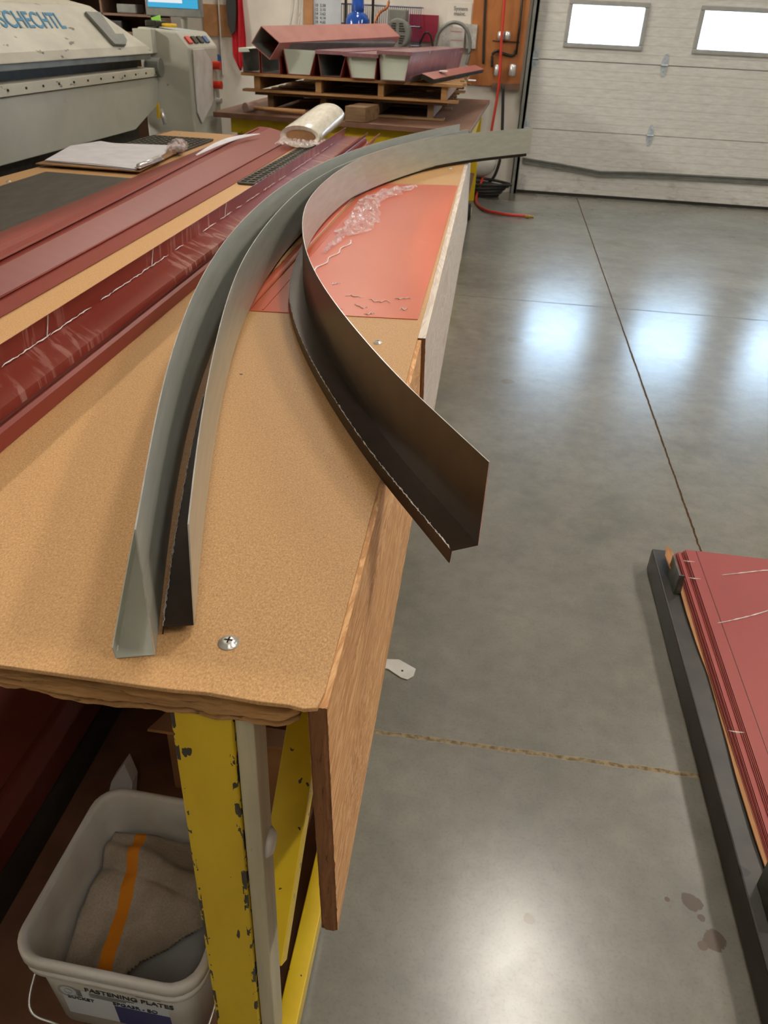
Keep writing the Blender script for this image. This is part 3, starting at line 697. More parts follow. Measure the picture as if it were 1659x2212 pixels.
m = MB(); m.grid(30, 20, lambda u, v: (-1.2+.24*u+.02*noise.noise((v*5, u*4, 1)), 4.5+.22*v, T+.03+.05*abs(noise.noise((u*7, v*6, 5)))*(1-v)+.02*v)); m.build('loose_film', 'film', rl, smooth=False)

# ------------------------------------------------------------------ folding machine (left)
mc = thing('folding_machine', 'large scuffed cream sheet metal folding machine behind the bench on the left', 'machine', (-2.8, 5, 0))
Y0, Y1 = 1.2, 5.78
m = MB(); m.prism([(-2.4, Y0, 1.285), (-2.4, Y0, 1.32), (-2.62, Y0, 1.56), (-3.0, Y0, 1.6), (-3.2, Y0, 1.285)], (0, 0.001, 0))
# cover with slanted far end
sec = [(-2.39, 1.30), (-2.41, 1.345), (-2.60, 1.555), (-2.95, 1.62), (-3.2, 1.62), (-3.2, 1.28)]
m = MB(); n = len(sec); endy = [5.84, 5.80, 5.42, 5.4, 5.4, 5.84]
for (x, z) in sec: m.v.append((x, Y0, z))
for (x, z), ey in zip(sec, endy): m.v.append((x, ey, z))
m.f += [tuple(range(n)), tuple(range(n, 2*n))] + [(i, (i+1) % n, n+(i+1) % n, n+i) for i in range(n)]; m.mi += [0]*len(m.f)
cov = m.build('clamping_cover', 'machine', mc, bevel=.006)
bx(-2.6, -2.405, Y0, 5.82, 1.268, 1.30).build('lip', 'steelgray', mc, bevel=.003)
bx(-3.0, -2.5, Y0, 5.8, 1.19, 1.27).build('clamping_gap', 'machdark', mc)
bx(-2.6, -2.395, Y0, 5.9, 1.163, 1.215).build('folding_beam', 'machine', mc, bevel=.003)
for k in range(26): y = 1.6+k*.17; MB().tube([(-2.396, y, 1.19), (-2.389, y, 1.19)], .006, 8).build('bolt', 'machdark', mc)
m = MB(); m.prism([(-2.41, Y0, .87), (-2.41, 5.45, .87), (-2.41, 5.86, .985), (-2.41, 5.93, 1.158), (-2.41, Y0, 1.158)], (-.14, 0, 0)); m.build('lower_apron', 'machine2', mc, bevel=.004)
bx(-3.1, -2.5, Y0, 5.7, .55, .87).build('dark_body', 'machdark', mc)
bx(-3.2, -2.62, Y0, 5.8, .0, .55).build('base', 'machdark', mc)
MB().tube([(-2.47, 5.9, 1.215), (-2.37, 5.9, 1.215)], .06, 20).build('pivot', 'steelgray', mc, smooth=False, bevel=.003)
bx(-2.42, -2.405, 5.86, 5.88, .9, 1.0).build('bracket', 'yellowplastic', mc)
MB().tube([(-2.4, 5.89, .96), (-2.38, 5.89, .86)], .018, 10).build('cylinder_rod', 'zinc', mc, smooth=True)
# grey lever clamp on the cover
m = MB()
def cov_pt(px, py): 
    # point on the sloping cover plane
    n = Vector((.555, 0, .19*1.0)).normalized()   # rough
    a = Vector((-2.41, 0, 1.345)); b = Vector((-2.60, 0, 1.555)); e = (b-a); nn = Vector((e.z, 0, -e.x)).normalized()
    dd = ray(px, py); t = (a-EYE).dot(nn)/dd.dot(nn); return EYE+dd*t, nn
pp = []
for q in [(180, 30), (212, 32), (245, 78), (262, 78), (270, 92), (268, 102), (244, 101), (232, 88)]: v, nn = cov_pt(*q); pp.append(v+nn*.003)
m.prism(pp, nn*.02); m.build('clamp_arm', 'steelgray', mc, bevel=.003)
v, nn = cov_pt(0, 60); w2, _ = cov_pt(128, 62); hh, _ = cov_pt(128, 34)
uxv = (w2-v).normalized(); upc = Vector((-.19, 0, .21)).normalized()
text('maker_lettering', 'SCHECHTL', .135, tuple(cov_pt(6, 59)[0]+nn*.003), uxv, upc, 'blueink', cov, extrude=.0006, shear=.35, sx=.98)
# control column
m = MB(); m.prism([(-2.55, 5.98, 0), (-2.19, 5.98, 0), (-2.19, 5.98, 1.34), (-2.27, 5.98, 1.43), (-2.55, 5.98, 1.45)], (0, .62, 0)); m.build('control_column', 'machine2', mc, bevel=.012)
m = MB(); m.prism([(-2.186, 6.03, 1.33), (-2.186, 6.03, .93), (-2.186, 6.1, .86), (-2.186, 6.38, .98), (-2.186, 6.42, 1.24), (-2.186, 6.25, 1.33)], (.012, 0, 0)); m.build('side_guard', 'white', mc, bevel=.002)
m = MB()
for k, (y, mm) in enumerate(((6.08, 'redplastic'), (6.2, 'machdark'), (6.32, 'machdark'), (6.44, 'blueobj'))):
    m = MB(); z = 1.345; m.box(-2.25, -2.2, y-.04, y+.04, 1.37, 1.392, 0, Matrix.Rotation(.84, 3, 'Y')); m.build('button_panel', mm, mc)
for y, z in ((6.47, 1.22), (6.47, 1.09)):
    mb = MB().tube([(-2.19, y, z), (-2.13, y, z)], .028, 14).build('stop_button', 'redplastic', mc)
MB().tube([(-2.19, 6.5, .98), (-2.15, 6.5, .98)], .02, 12).build('key_switch', 'zinc', mc)
bx(-2.55, -2.42, 5.9, 5.99, 1.3, 1.44).build('end_block', 'machine2', mc)
# monitor on arm
mo = thing('monitor', 'grey framed computer monitor with blue screen above the folding machine column', 'monitor', (-2.65, 7.0, 1.5))
a = atY(316, 35, 7.0); b = atY(436, 38, 7.0)
bx(a.x, b.x, 7.0, 7.05, 1.512, 1.90).build('bezel', 'steelgray', mo, bevel=.008)
scr = bx(a.x+.025, b.x-.025, 6.993, 6.999, 1.572, 1.875).build('screen', 'screen', mo)
bx(a.x+.035, b.x-.15, 6.988, 6.992, 1.605, 1.85).build('screen_window', 'screenwhite', scr)
m = MB(); m.tube([(-2.65, 7.05, 1.6), (-2.65, 7.2, 1.5), (-2.65, 7.2, 0.02)], .03, 12); m.lathe((-2.65, 7.2, 0), [(.2, 0), (.2, .015), (.05, .03)], 20); m.build('stand', 'machine2', mo)

# ------------------------------------------------------------------ far bench with pallets and boxes
fbn = thing('workbench', 'smaller far bench with brown top and yellow frame carrying stacked pallets', 'workbench', (-1.2, 7.4, 0))
m = MB(); m.prism([(-2.13, 6.22, .895), (-.2, 6.0, .895), (-.12, 8.85, .895), (-2.1, 8.85, .895)], (0, 0, .035)); m.build('tabletop', 'bench', fbn, bevel=.003)
m = MB(); m.prism([(-2.02, 6.3, .79), (-.25, 6.1, .79), (-.25, 6.16, .79), (-2.02, 6.36, .79)], (0, 0, .104)); m.build('front_rail', 'yellow', fbn)
bx(-.25, -.19, 6.2, 8.75, .79, .894).build('side_rail', 'yellow', fbn)
for x, y in ((-2.0, 6.38), (-.25, 6.17), (-2.0, 8.65), (-.25, 8.65)): bx(x, x+.07, y, y+.07, 0, .79).build('leg', 'yellow', fbn, bevel=.003)
bx(-1.95, -.2, 6.4, 8.7, .25, .27).build('lower_shelf', 'bench', fbn)
# far bench items
def pallet(z0, xa, xb, ya, yb, label, deckm, boards=9, stag=0):
    r = thing('pallet', label, 'pallet', ((xa+xb)/2, (ya+yb)/2, z0))
    for k in range(4):
        x = xa+.09+(xb-xa-.22)*k/3; bx(x, x+.045, ya+.03, yb, z0+.018, z0+.105).build('stringer', deckm, r, bevel=.002)
    for k in range(3):
        y = ya+.02+(yb-ya-.12)*k/2; bx(xa, xb, y, y+.1, z0+.001, z0+.017).build('bottom_board', deckm, r, bevel=.001)
    for k in range(boards):
        y = ya+(yb-ya-.11)*k/(boards-1); e = random.uniform(-.03, .05); bx(xa, xb+e, y, y+.11, z0+.106, z0+.126).build('deck_board', deckm, r, bevel=.001)
    return r
random.seed(5)
pallet(.932, -1.88, -.42, 6.5, 8.5, 'weathered wooden pallet, lower of the two stacked on the far bench', 'oldpine')
pallet(1.06, -1.96, -.32, 6.42, 8.7, 'golden wooden pallet, upper of the two, carrying the red gutter boxes', 'pine', 12)
def timber(x0, x1, y0, y1, z0, z1, label, rz=0, m='oldpine'):
    o = bx(x0, x1, y0, y1, z0, z1).build('timber_block', m, None, bevel=.003, origin=((x0+x1)/2, (y0+y1)/2, z0)); tag(o, label, 'timber'); o.rotation_euler.z = rz
timber(-1.085, -.93, 6.10, 6.42, .932, 1.03, 'short square timber block on the far bench front edge', -.15)
# mallet
ml = thing('mallet', 'long handled mallet lying on the left front of the far bench', 'mallet', (-1.7, 6.33, .955))
MB().tube([(-1.90, 6.29, .965), (-1.85, 6.40, .965)], .033, 16).build('head', 'hammerhead', ml, bevel=.003)
MB().tube([(-1.88, 6.34, .965), (-1.72, 6.34, .96), (-1.45, 6.33, .955)], [.012, .013, .017], 12).build('handle', 'handle', ml, smooth=True)
# red box gutters
ZB = 1.188
def gutter(x0, x1, xb0, xb1, y0, y1, h, label, outm, inm, closed, topw=.0):
    r = thing('gutter_section', label, 'gutter', ((x0+x1)/2, y0, ZB), 'red box gutter sections on the upper pallet')
    m = MB(); th = .004
    pts = [(x0, ZB+h), (xb0, ZB), (xb1, ZB), (x1, ZB+h)]
    SK = .12*(y1-y0)
    for (a, b) in zip(pts, pts[1:]):
        m.prism([(a[0], y0, a[1]), (b[0], y0, b[1]), (b[0]+(th if b[0] < (x0+x1)/2 else -th), y0, b[1]+th), (a[0]+(th if a[0] < (x0+x1)/2 else -th), y0, a[1]+(th if a[1] <= ZB+.001 else 0))], (SK, y1-y0, 0))
    m.build('shell', outm, r)
    m = MB(); th2 = .005
    pin = [(x0+th2, ZB+h-.002), (xb0+th2, ZB+.006), (xb1-th2, ZB+.006), (x1-th2, ZB+h-.002)]
    if closed:
        m.prism([(x, y0+.012, z) for x, z in pin], (0, .004, 0)); m.build('end_cap', inm, r)
    else:
        for (a, b) in zip(pin, pin[1:]): m.add([(a[0], y0+.001, a[1]), (b[0], y0+.001, b[1]), (b[0]+SK, y1-.01, b[1]), (a[0]+SK, y1-.01, a[1])], [(0, 1, 2, 3)])
        m.build('inner_lining', inm, r, solid=.001)
    if topw:
        m = MB(); m.prism([(x0-.01, y0-.03, ZB+h), (x1+.01, y0-.03, ZB+h), (x1+.01, y0-.03, ZB+h+.003), (x0-.01, y0-.03, ZB+h+.003)], (SK, y1-y0, 0)); m.box(x0-.01, x1+.01, y0-.033, y0-.03, ZB+h-.02, ZB+h+.003); m.build('cover_flange', 'mauve', r)
    return r
gutter(-1.635, -1.38, -1.60, -1.43, 6.42, 8.4, .165, 'tapered red gutter section with pale open end below the tilted box', 'red', 'mint', True, 0)
gutter(-1.375, -1.155, -1.35, -1.20, 6.42, 8.5, .165, 'tapered red gutter with dark open end and mauve flange, centre of the row', 'red', 'steelgray', False, .1)
gutter(-1.165, -.925, -1.12, -.94, 6.4, 8.5, .16, 'tapered red gutter with pale closed end, second from the right', 'red', 'mint', True, .1)
gutter(-.915, -.68, -.895, -.715, 6.38, 8.6, .185, 'rightmost tapered red gutter with bright pale end and long shiny side', 'mauve', 'mint', True, .1)
gutter(-1.945, -1.81, -1.94, -1.81, 6.42, 8.2, .15, 'leftmost square red gutter with dark open end on the upper pallet', 'red', 'steelgray', False, 0)
gutter(-1.80, -1.66, -1.80, -1.66, 6.42, 8.2, .15, 'square red gutter with dark open end beneath the tilted box', 'red', 'steelgray', False, 0)
fl = thing('folded_flange', 'pale folded metal flange lying over the two leftmost gutter ends', 'metal trim', (-1.85, 6.42, ZB+.152))
m = MB(); m.prism([(-1.955, 6.38, ZB+.153), (-1.86, 6.38, ZB+.153), (-1.86, 8.1, ZB+.153), (-1.955, 8.1, ZB+.153)], (0, 0, .004)); m.prism([(-1.955, 6.378, ZB+.157), (-1.88, 6.378, ZB+.157), (-1.87, 6.378, ZB+.135), (-1.955, 6.378, ZB+.13)], (0, -.003, 0)); m.build('sheet', 'mint', fl)
# tilted box on top
tb = thing('gutter_section', 'pink red square gutter tilted on edge on top of the row', 'gutter', (-1.68, 6.5, 1.4), 'red box gutter sections on the upper pallet')
cc = Vector((-1.735, 0, 1.385)); a2 = .22; R = Matrix.Rotation(math.radians(36), 3, 'Y')
def rsq(hw, hh): return [R @ Vector((sx*hw, 0, sz*hh)) + cc for sx, sz in ((-1, -1), (1, -1), (1, 1), (-1, 1))]
o4 = rsq(.083, .068); i4 = rsq(.079, .064); m = MB()
for k in range(4):
    m.prism([(o4[k].x, 6.32, o4[k].z), (o4[(k+1) % 4].x, 6.32, o4[(k+1) % 4].z), (i4[(k+1) % 4].x, 6.32, i4[(k+1) % 4].z), (i4[k].x, 6.32, i4[k].z)], (.62, 2.1, .05))
m.build('shell', 'pink', tb)
i5 = rsq(.078, .063); m = MB()
for k in range(4): p0, p1 = i5[k], i5[(k+1) % 4]; m.add([(p0.x+.003, 6.325, p0.z), (p1.x+.003, 6.325, p1.z), (p1.x+.6, 8.3, p1.z), (p0.x+.6, 8.3, p0.z)], [(0, 1, 2, 3)])
m.build('inner_lining', 'steelgray', tb, solid=.001)
# ridge caps stack on the right
for k in range(5):
    z = ZB+.002+k*.007
    rc = thing('ridge_cap', 'folded pinkish red ridge cap, topmost of the small stack on the pallet' if k == 4 else ('folded dark ridge cap at the bottom of the small stack on the pallet', 'folded dark ridge cap, fourth from the top of the small stack', 'folded dark ridge cap in the middle of the small stack', 'folded dark ridge cap directly under the pinkish topmost one')[k], 'metal trim', (-.55, 6.42, z), 'stacked ridge caps')
    m = MB(); x = -.60+k*.002
    m.add([(x-.09, 6.36-k*.006, z), (x+.0, 6.36-k*.006, z+.03), (x+.09, 6.34, z-.006+.004), (x+.40, 8.3, z), (x+.31, 8.3, z+.03), (x+.22, 8.3, z)], [(0, 1, 4, 5), (1, 2, 3, 4)])
    m.build('folded_sheet', 'pink' if k == 4 else 'darkzinc', rc, solid=.002)
for k, (x, y) in enumerate(((-.50, 6.75), (-.28, 6.9))):
    o = bx(x, x+.06, y, y+.12, ZB+.06, ZB+.064).build('paper_tag', 'paper', None, origin=(x, y, ZB+.06)); tag(o, ('white paper tag on the gutter side behind the ridge caps', 'white paper tag lying right of the ridge caps')[k], 'tag'); o.location.z -= .0 if k == 0 else .058

# ------------------------------------------------------------------ things on the far wall
def wallbox(px0, py0, px1, py1, dep, name, mt, label, cat, Y=WY, bevel=.002):
    a = atY(px0, py0, Y-dep); b = atY(px1, py1, Y-dep)
    o = bx(min(a.x, b.x), max(a.x, b.x), Y-dep, Y-.001, min(a.z, b.z), max(a.z, b.z)).build(name, mt, None, bevel=bevel, origin=((a.x+b.x)/2, Y, min(a.z, b.z)))
    return tag(o, label, cat)
pb = thing('plywood_panel', 'orange plywood panel on the wall left of the overhead door', 'panel', (-.1, WY-.02, 1.0))
bx(-.39, .17, WY-.03, WY-.001, 1.03, 2.4).build('board', 'plywood_o', pb)
bx(-.12, .17, WY-.08, WY-.031, 1.01, 1.06).build('ledge', 'shelfwood', pb)
def hose(name, pts, r, mt, label, cat, n=8):
    P = spline(pts, n); o = MB().tube(P, r, 10).build(name, mt, None, smooth=True, origin=tuple(P[-1])); return tag(o, label, cat)
Yh = WY-.12
def wp(px, py, Y=Yh): v = atY(px, py, Y); return (v.x, v.y, v.z)
f0 = [atZ(1042, 402, .02), atZ(1028, 430, .02), atZ(1045, 452, .018), atZ(1085, 462, .018), atZ(1135, 467, .018)]
rh = thing('air_hose', 'red air hose hanging before the plywood panel and curling across the floor', 'hose', (f0[-1].x, f0[-1].y, 0))
P = spline([wp(1094, -60), wp(1090, 0), wp(1083, 90), wp(1078, 180), wp(1062, 280), wp(1052, 330), wp(1044, 380)] + [(v.x, v.y, v.z) for v in f0[1:]], 8)
MB().tube(P, .014, 10).build('hose', 'hosered', rh, smooth=True)
v = f0[-1]; e = atZ(1153, 469, .018)
MB().tube([tuple(v), tuple(v.lerp(e, .45)), tuple(v.lerp(e, .5)), tuple(e)], [.018, .018, .013, .012], 10).build('coupling', 'brass', rh)
hose('power_cable', [wp(1050, -40, WY-.045), wp(1046, 60, WY-.045), wp(1044, 138, WY-.045)], .012, 'hoseblack', 'black cable running down the plywood panel', 'cable')
hose('air_hose', [wp(1087, 185), wp(1086, 240), wp(1084, 300), wp(1080, 345), wp(1065, 385), wp(1040, 405)], .016, 'hoseblack', 'black hose hanging below the plywood panel down to the floor coil', 'hose')
# floor coil
m = MB()
for k in range(5):
    r = .19+.02*k; z = .02+.028*k
    m.tube([(-.14+r*1.1*math.cos(t*.2618)+.01*k, 9.0+r*.75*math.sin(t*.2618), z+.01*math.sin(t*.5+k)) for t in range(25)], .015, 8)
o = m.build('hose_coil', 'hoseblack', None, smooth=True, origin=(-.14, 9.0, 0)); tag(o, 'black hose coiled on the floor below the plywood panel', 'hose coil')
m = MB(); c = Vector((-.15, 9.18, .30))
m.grid(24, 16, lambda u, v: tuple(c+Vector((math.cos(u*6.2832)*math.sin(v*3.1416)*(.16+.02*noise.noise((u*4, v*4, 1))), math.sin(u*6.2832)*math.sin(v*3.1416)*.08, math.cos(v*3.1416)*.14))))
o = m.build('plastic_bag', 'white', None, smooth=True, origin=(-.15, 9.18, .16)); tag(o, 'white plastic bag against the wall above the black hose coil', 'bag')
# pipes and regulators on plywood
pr = thing('air_regulator', 'dark pipework with bright filter bowls mounted on the plywood panel', 'air line', (-.0, WY-.06, 1.1))
m = MB(); Yp = WY-.055
m.tube([wp(1130, -20, Yp), wp(1122, 60, Yp), wp(1115, 118, Yp)], .011, 8); m.tube([wp(1064, 88, Yp), wp(1122, 92, Yp)], .006, 6)
m.tube(spline([wp(1063, 145, Yp), wp(1064, 118, Yp), wp(1075, 110, Yp), wp(1086, 116, Yp), wp(1108, 120, Yp), wp(1114, 108, Yp)], 6), .014, 8)
m.build('pipework', 'machdark', pr, smooth=True)
for (px, py, h, r) in ((1082, 77, .075, .034), (1096, 77, .075, .032), (1074, 152, .1, .03), (1107, 152, .11, .034)):
    v = atY(px, py, Yp-.03); MB().lathe((v.x, v.y, v.z-h/2), [(r*.6, 0), (r, .01), (r, h-.01), (r*.7, h)], 14).build('filter_bowl', 'zinc', pr, smooth=True)
# grey hose loop, dispensers
ylp = WY-.14
hose('hose_loop', [wp(938, 104, ylp), wp(948, 70, ylp), wp(972, 50, ylp), wp(996, 52, ylp), wp(1012, 72, ylp), wp(1015, 105, ylp), wp(1008, 140, ylp)], .017, 'steelgray', 'grey flexible hose arched over the wall boxes behind the gutters', 'hose')
hose('hose_loop', [wp(906, 96, ylp), wp(918, 72, ylp), wp(930, 76, ylp), wp(936, 104, ylp)], .01, 'machdark', 'short dark cable loop in front of the maroon folder', 'cable')
wallbox(956, 50, 972, 110, .06, 'wall_box', 'zinc', 'bright metal wall box left of the white printed notice', 'box')
nb_ = wallbox(973, 58, 1000, 112, .07, 'wall_box', 'white', 'white box with red printed lines on the wall behind the gutters', 'box')
for py in (67, 86):
    a = atY(974, py, WY-.071); b = atY(998, py+2, WY-.071); bx(a.x, b.x, WY-.073, WY-.0705, b.z, a.z).build('red_print', 'redplastic', nb_, origin=tuple(nb_.location))
wallbox(1010, 52, 1027, 106, .06, 'wall_box', 'zinc', 'bright narrow metal box on the wall edge of the plywood panel', 'box')
nt = wallbox(968, 4, 1017, 52, .006, 'notice', 'wall', 'pale paper notice with faint handwriting on the wall above the hose loop', 'notice')
text('handwriting', 'System', .05, (atY(980, 22, WY-.01).x, WY-.009, atY(980, 22, WY-.01).z), (1, 0, 0), (0, 0, 1), 'steelgray', nt)
text('handwriting', 'maint.', .05, (atY(980, 33, WY-.01).x, WY-.009, atY(980, 33, WY-.01).z), (1, 0, 0), (0, 0, 1), 'steelgray', nt)
# yellow leg glimpse handled by bench; caster on a cart
ca = thing('caster_wheel', 'black caster wheel on the floor beyond the bench end', 'wheel', (-.19, 7.7, 0))
MB().tube([(-.205, 7.7, .075), (-.175, 7.7, .075)], .075, 24).build('tyre', 'hoseblack', ca, bevel=.006)
MB().tube([(-.21, 7.7, .075), (-.17, 7.7, .075)], .035, 16).build('hub', 'zinc', ca)
# maroon folder, wire basket, blue barrel, grey motor, copper tube, chart, post, rods
wallbox(884, 30, 943, 92, .05, 'folder', 'maroon', 'maroon folder on the wall right of the grey fan motor', 'folder')
wb = thing('wire_basket', 'dark blue wire basket rack on the wall behind the blue bottle', 'basket', (-1.2, 9.15, 1.4))
m = MB(); a = atY(738, 8, 9.1); b = atY(905, 100, 9.1); zt2 = a.z+.0; zb2 = b.z
for i in range(40): x = a.x+(b.x-a.x)*i/39; m.tube([(x, 9.1, zb2), (x, 9.1, zt2)], .0035, 5)
for z in (zb2, (zb2+zt2)/2, zt2): m.tube([(a.x, 9.1, z), (b.x, 9.1, z)], .008, 6); m.tube([(a.x, 9.1, z), (a.x, WY-.008, z)], .006, 6); m.tube([(b.x, 9.1, z), (b.x, WY-.008, z)], .006, 6)
m.build('wire_grid', 'wire', wb)
for px in (747, 806): v = atY(px, 0, 8.98); bx(v.x-.012, v.x+.012, 8.97, 8.995, 1.35, 2.0).build('upright', 'machdark', wb)
bt = thing('water_bottle', 'large translucent blue bottle standing before the wire basket', 'bottle', (-1.49, 8.85, 1.2))
MB().lathe((-1.49, 8.85, 1.2), [(.1, 0), (.115, .02), (.115, .36), (.09, .40), (.06, .415), (.058, .43), (.066, .44), (.058, .45), (.066, .462), (.058, .475), (.058, .7)], 28).build('bottle', 'blue', bt, smooth=True)
sb = bx(-1.8, -.8, 8.6, WY-.15, 1.17, 1.2).build('wall_shelf', 'shelfwood', None, origin=(-1.3, 9, 1.17)); tag(sb, 'brown wall shelf behind the gutter stack carrying the blue bottle', 'shelf')
mt_ = thing('fan_motor', 'round grey fan motor with slotted guard on the shelf beside the copper tube', 'motor', (-1.06, 8.8, 1.2))
v = atY(858, 72, 8.75); MB().tube([(v.x, 8.75, v.z), (v.x, 8.95, v.z)], .125, 28).build('guard', 'steelgray', mt_, bevel=.012)
m = MB()
for k in range(-4, 5):
    if k: m.box(v.x-.085+abs(k)*.008, v.x-.015, 8.744, 8.752, v.z+k*.02-.004, v.z+k*.02+.004); m.box(v.x+.015, v.x+.085-abs(k)*.008, 8.744, 8.752, v.z+k*.02-.004, v.z+k*.02+.004)
m.build('slots', 'machdark', mt_)
bx(v.x-.1, v.x+.07, 8.8, 9.0, v.z+.06, v.z+.2).build('housing', 'steelgray', mt_, bevel=.01)
bx(v.x-.11, v.x+.11, 8.78, 9.0, 1.2, v.z-.09).build('foot', 'steelgray', mt_)
hose('copper_tube', [wp(812, 72, 8.7), wp(812, 45, 8.7), wp(820, 28, 8.7), wp(838, 12, 8.7), wp(842, -30, 8.7)], .012, 'copper', 'bent copper tube rising in front of the wire basket', 'tube')
wallbox(655, -60, 676, 66, .03, 'timber_post', 'card', 'brown timber post fixed upright on the far wall', 'post')
wc = wallbox(677, -60, 736, 72, .004, 'wall_chart', 'label', 'pale printed measurement chart hung right of the brown post', 'chart')
for k, line in enumerate(['10  2.58', '12  3.10', '14  3.62', '16  4.14', '18  4.65', '20  5.17']):
    v = atY(680, 14+k*9, WY-.006); text('print', line, .035, (v.x, WY-.0055, v.z), (1, 0, 0), (0, 0, 1), 'ink', wc)
hose('white_rod', [wp(636, -30, WY-.05), wp(632, 20, WY-.05), wp(624, 62, WY-.05)], .011, 'white', 'white rod leaning on the wall, left of the pair beside the post', 'rod')
hose('white_rod', [wp(650, -30, WY-.04), wp(648, 20, WY-.04), wp(645, 62, WY-.04)], .01, 'white', 'white rod leaning on the wall, nearest the brown timber post', 'rod')
# left wall things
wallbox(436, 8, 501, 80, .02, 'cardboard_sheet', 'card', 'brown cardboard sheet on the wall behind the hanging steel rule', 'cardboard')
rr_ = wallbox(468, -60, 480, 162, .045, 'steel_rule', 'white', 'long steel rule hanging down the white wall', 'ruler'); 
m = MB(); v = atY(465, 130, WY-.04); m.tube([(v.x, WY-.05, v.z), (v.x, WY-.02, v.z)], .07, 8); o = m.build('cord_reel', 'blueobj', None, bevel=.004, origin=(v.x, WY-.03, v.z)); tag(o, 'blue disc shaped reel hanging behind the steel rule', 'reel')
m = MB(); a = atY(495, -40, WY-.06); pl = [atY(x, y, WY-.06) for x, y in ((492, -60), (508, -60), (512, 20), (510, 68), (502, 76), (494, 55), (490, 10))]; m.prism(pl, (0, -.03, 0)); o = m.build('holster', 'hoseblack', None, bevel=.004, origin=tuple(pl[4])); tag(o, 'black tool holster hanging beside the crimson cloth', 'holster')
m = MB(); tp = [atY(505, -60, WY-.03), atY(519, -60, WY-.03)]
def cloth(u, v):
    py = -60+212*v; c = 512+8*v; wd = (6+9*min(1, v*1.5))*(1 if v < .85 else (1-(v-.85)/.15*.9)); p = atY(c+(u-.5)*2*wd, py, WY-.05); return (p.x, p.y-.02*math.sin(u*12+v*3), p.z)
m.grid(16, 30, cloth); o = m.build('cloth', 'crimson', None, smooth=True, solid=.003, origin=tuple(atY(518, 150, WY-.05))); tag(o, 'crimson red cloth hanging in a point on the white wall', 'cloth')
# shelf unit behind the machine
su = thing('shelf_unit', 'brown open shelf unit behind the folding machine', 'shelf', (-4.2, 8.6, 0))
zs = [1.20, 1.36, 1.51, 1.72, 1.95]
for z in zs: bx(-5.6, -3.45, 8.5, 8.95, z-.02, z).build('shelf_board', 'shelfwood', su)
for x in (-5.6, -5.05, -4.42, -3.98, -3.47): bx(x, x+.02, 8.5, 8.95, 0, 2.2).build('upright', 'shelfwood', su)
bx(-5.6, -3.45, 8.95, 8.97, 0, 2.2).build('back', 'shelfwood', su)
random.seed(21)
cl = [('tool_case', 'black plastic tool case on the shelf behind the machine', 'hoseblack', 'case', -3.93, 1.36, .3, .09), ('tin', 'white paint tin, left of the pair on the shelf behind the machine', 'white', 'tin', -4.12, 1.36, .07, .09), ('tin', 'white paint tin, right of the pair on the shelf behind the machine', 'white', 'tin', -4.22, 1.36, .07, .09),
      ('parts_box', 'brown cardboard parts box on the upper shelf near the left edge', 'card', 'box', -4.75, 1.51, .25, .07), ('parts_box', 'grey parts box on the shelf beneath the monitor', 'steelgray', 'box', -3.72, 1.51, .2, .08), ('lime_bottle', 'fluorescent green bottle on the upper shelf', 'limegreen', 'bottle', -4.36, 1.51, .05, .1),
      ('tool_tray', 'dark tray of tools on the lower shelf behind the machine', 'machdark', 'tray', -3.9, 1.20, .38, .06), ('parts_box', 'dull green parts box on the shelf at the far left', 'steelgray', 'box', -5.3, 1.51, .3, .12)]
for nm, lb, mt, ct, x, z, wd, h in cl:
    if nm in ('tin', 'lime_bottle'): o = MB().lathe((x, 8.62, z+.001), [(wd/2, 0), (wd/2, h*.75), (wd*.35, h*.85), (wd*.35, h)], 16).build(nm, mt, None, smooth=False, origin=(x, 8.62, z))
    else: o = MB().box(x-wd/2, x+wd/2, 8.52, 8.72, z+.001, z+h).build(nm, mt, None, bevel=.012, origin=(x, 8.62, z))
    tag(o, lb, ct)
cj = thing('drill_display', 'grey readout box with small red display above the machine cover', 'display', (-4.6, 7.5, 1.6))
a = atY(52, -30, 7.5); b = atY(108, 24, 7.5); bx(a.x, b.x, 7.5, 7.6, b.z, a.z+.1).build('case', 'steelgray', cj, bevel=.01)
a = atY(60, -8, 7.49); b = atY(92, 10, 7.49); bx(a.x, b.x, 7.492, 7.499, b.z, a.z).build('display', 'machdark', cj)
m = MB()
for k in range(6): v = atY(62+k*6, 17, 7.49); m.box(v.x-.008, v.x+.008, 7.492, 7.499, v.z-.008, v.z+.008)
m.build('keys', 'white', cj)
v = atY(75, 24, 7.55); bx(v.x-.03, v.x+.03, 7.53, 7.58, 0, b.z-.05).build('post', 'steelgray', cj)
# things on top of the control column
m = MB(); pl = [atY(x, y, 6.2) for x, y in ((326, 38), (345, 32), (348, 52), (340, 62), (330, 50))]; m.prism(pl, (0, .01, 0)); o = m.build('sticky_note', 'limegreen', None, origin=tuple(pl[3])); tag(o, 'fluorescent green note sticking up behind the control column', 'note')
o = bx(-2.44, -2.36, 6.15, 6.25, 1.452, 1.475).build('tape_measure', 'yellowplastic', None, bevel=.008, origin=(-2.4, 6.2, 1.452)); tag(o, 'yellow tape measure on top of the control column', 'tape measure')
o = bx(-2.54, -2.46, 6.1, 6.3, 1.452, 1.49).build('tool_box', 'machdark', None, bevel=.008, origin=(-2.5, 6.2, 1.452)); tag(o, 'small dark box on top of the control column', 'box')

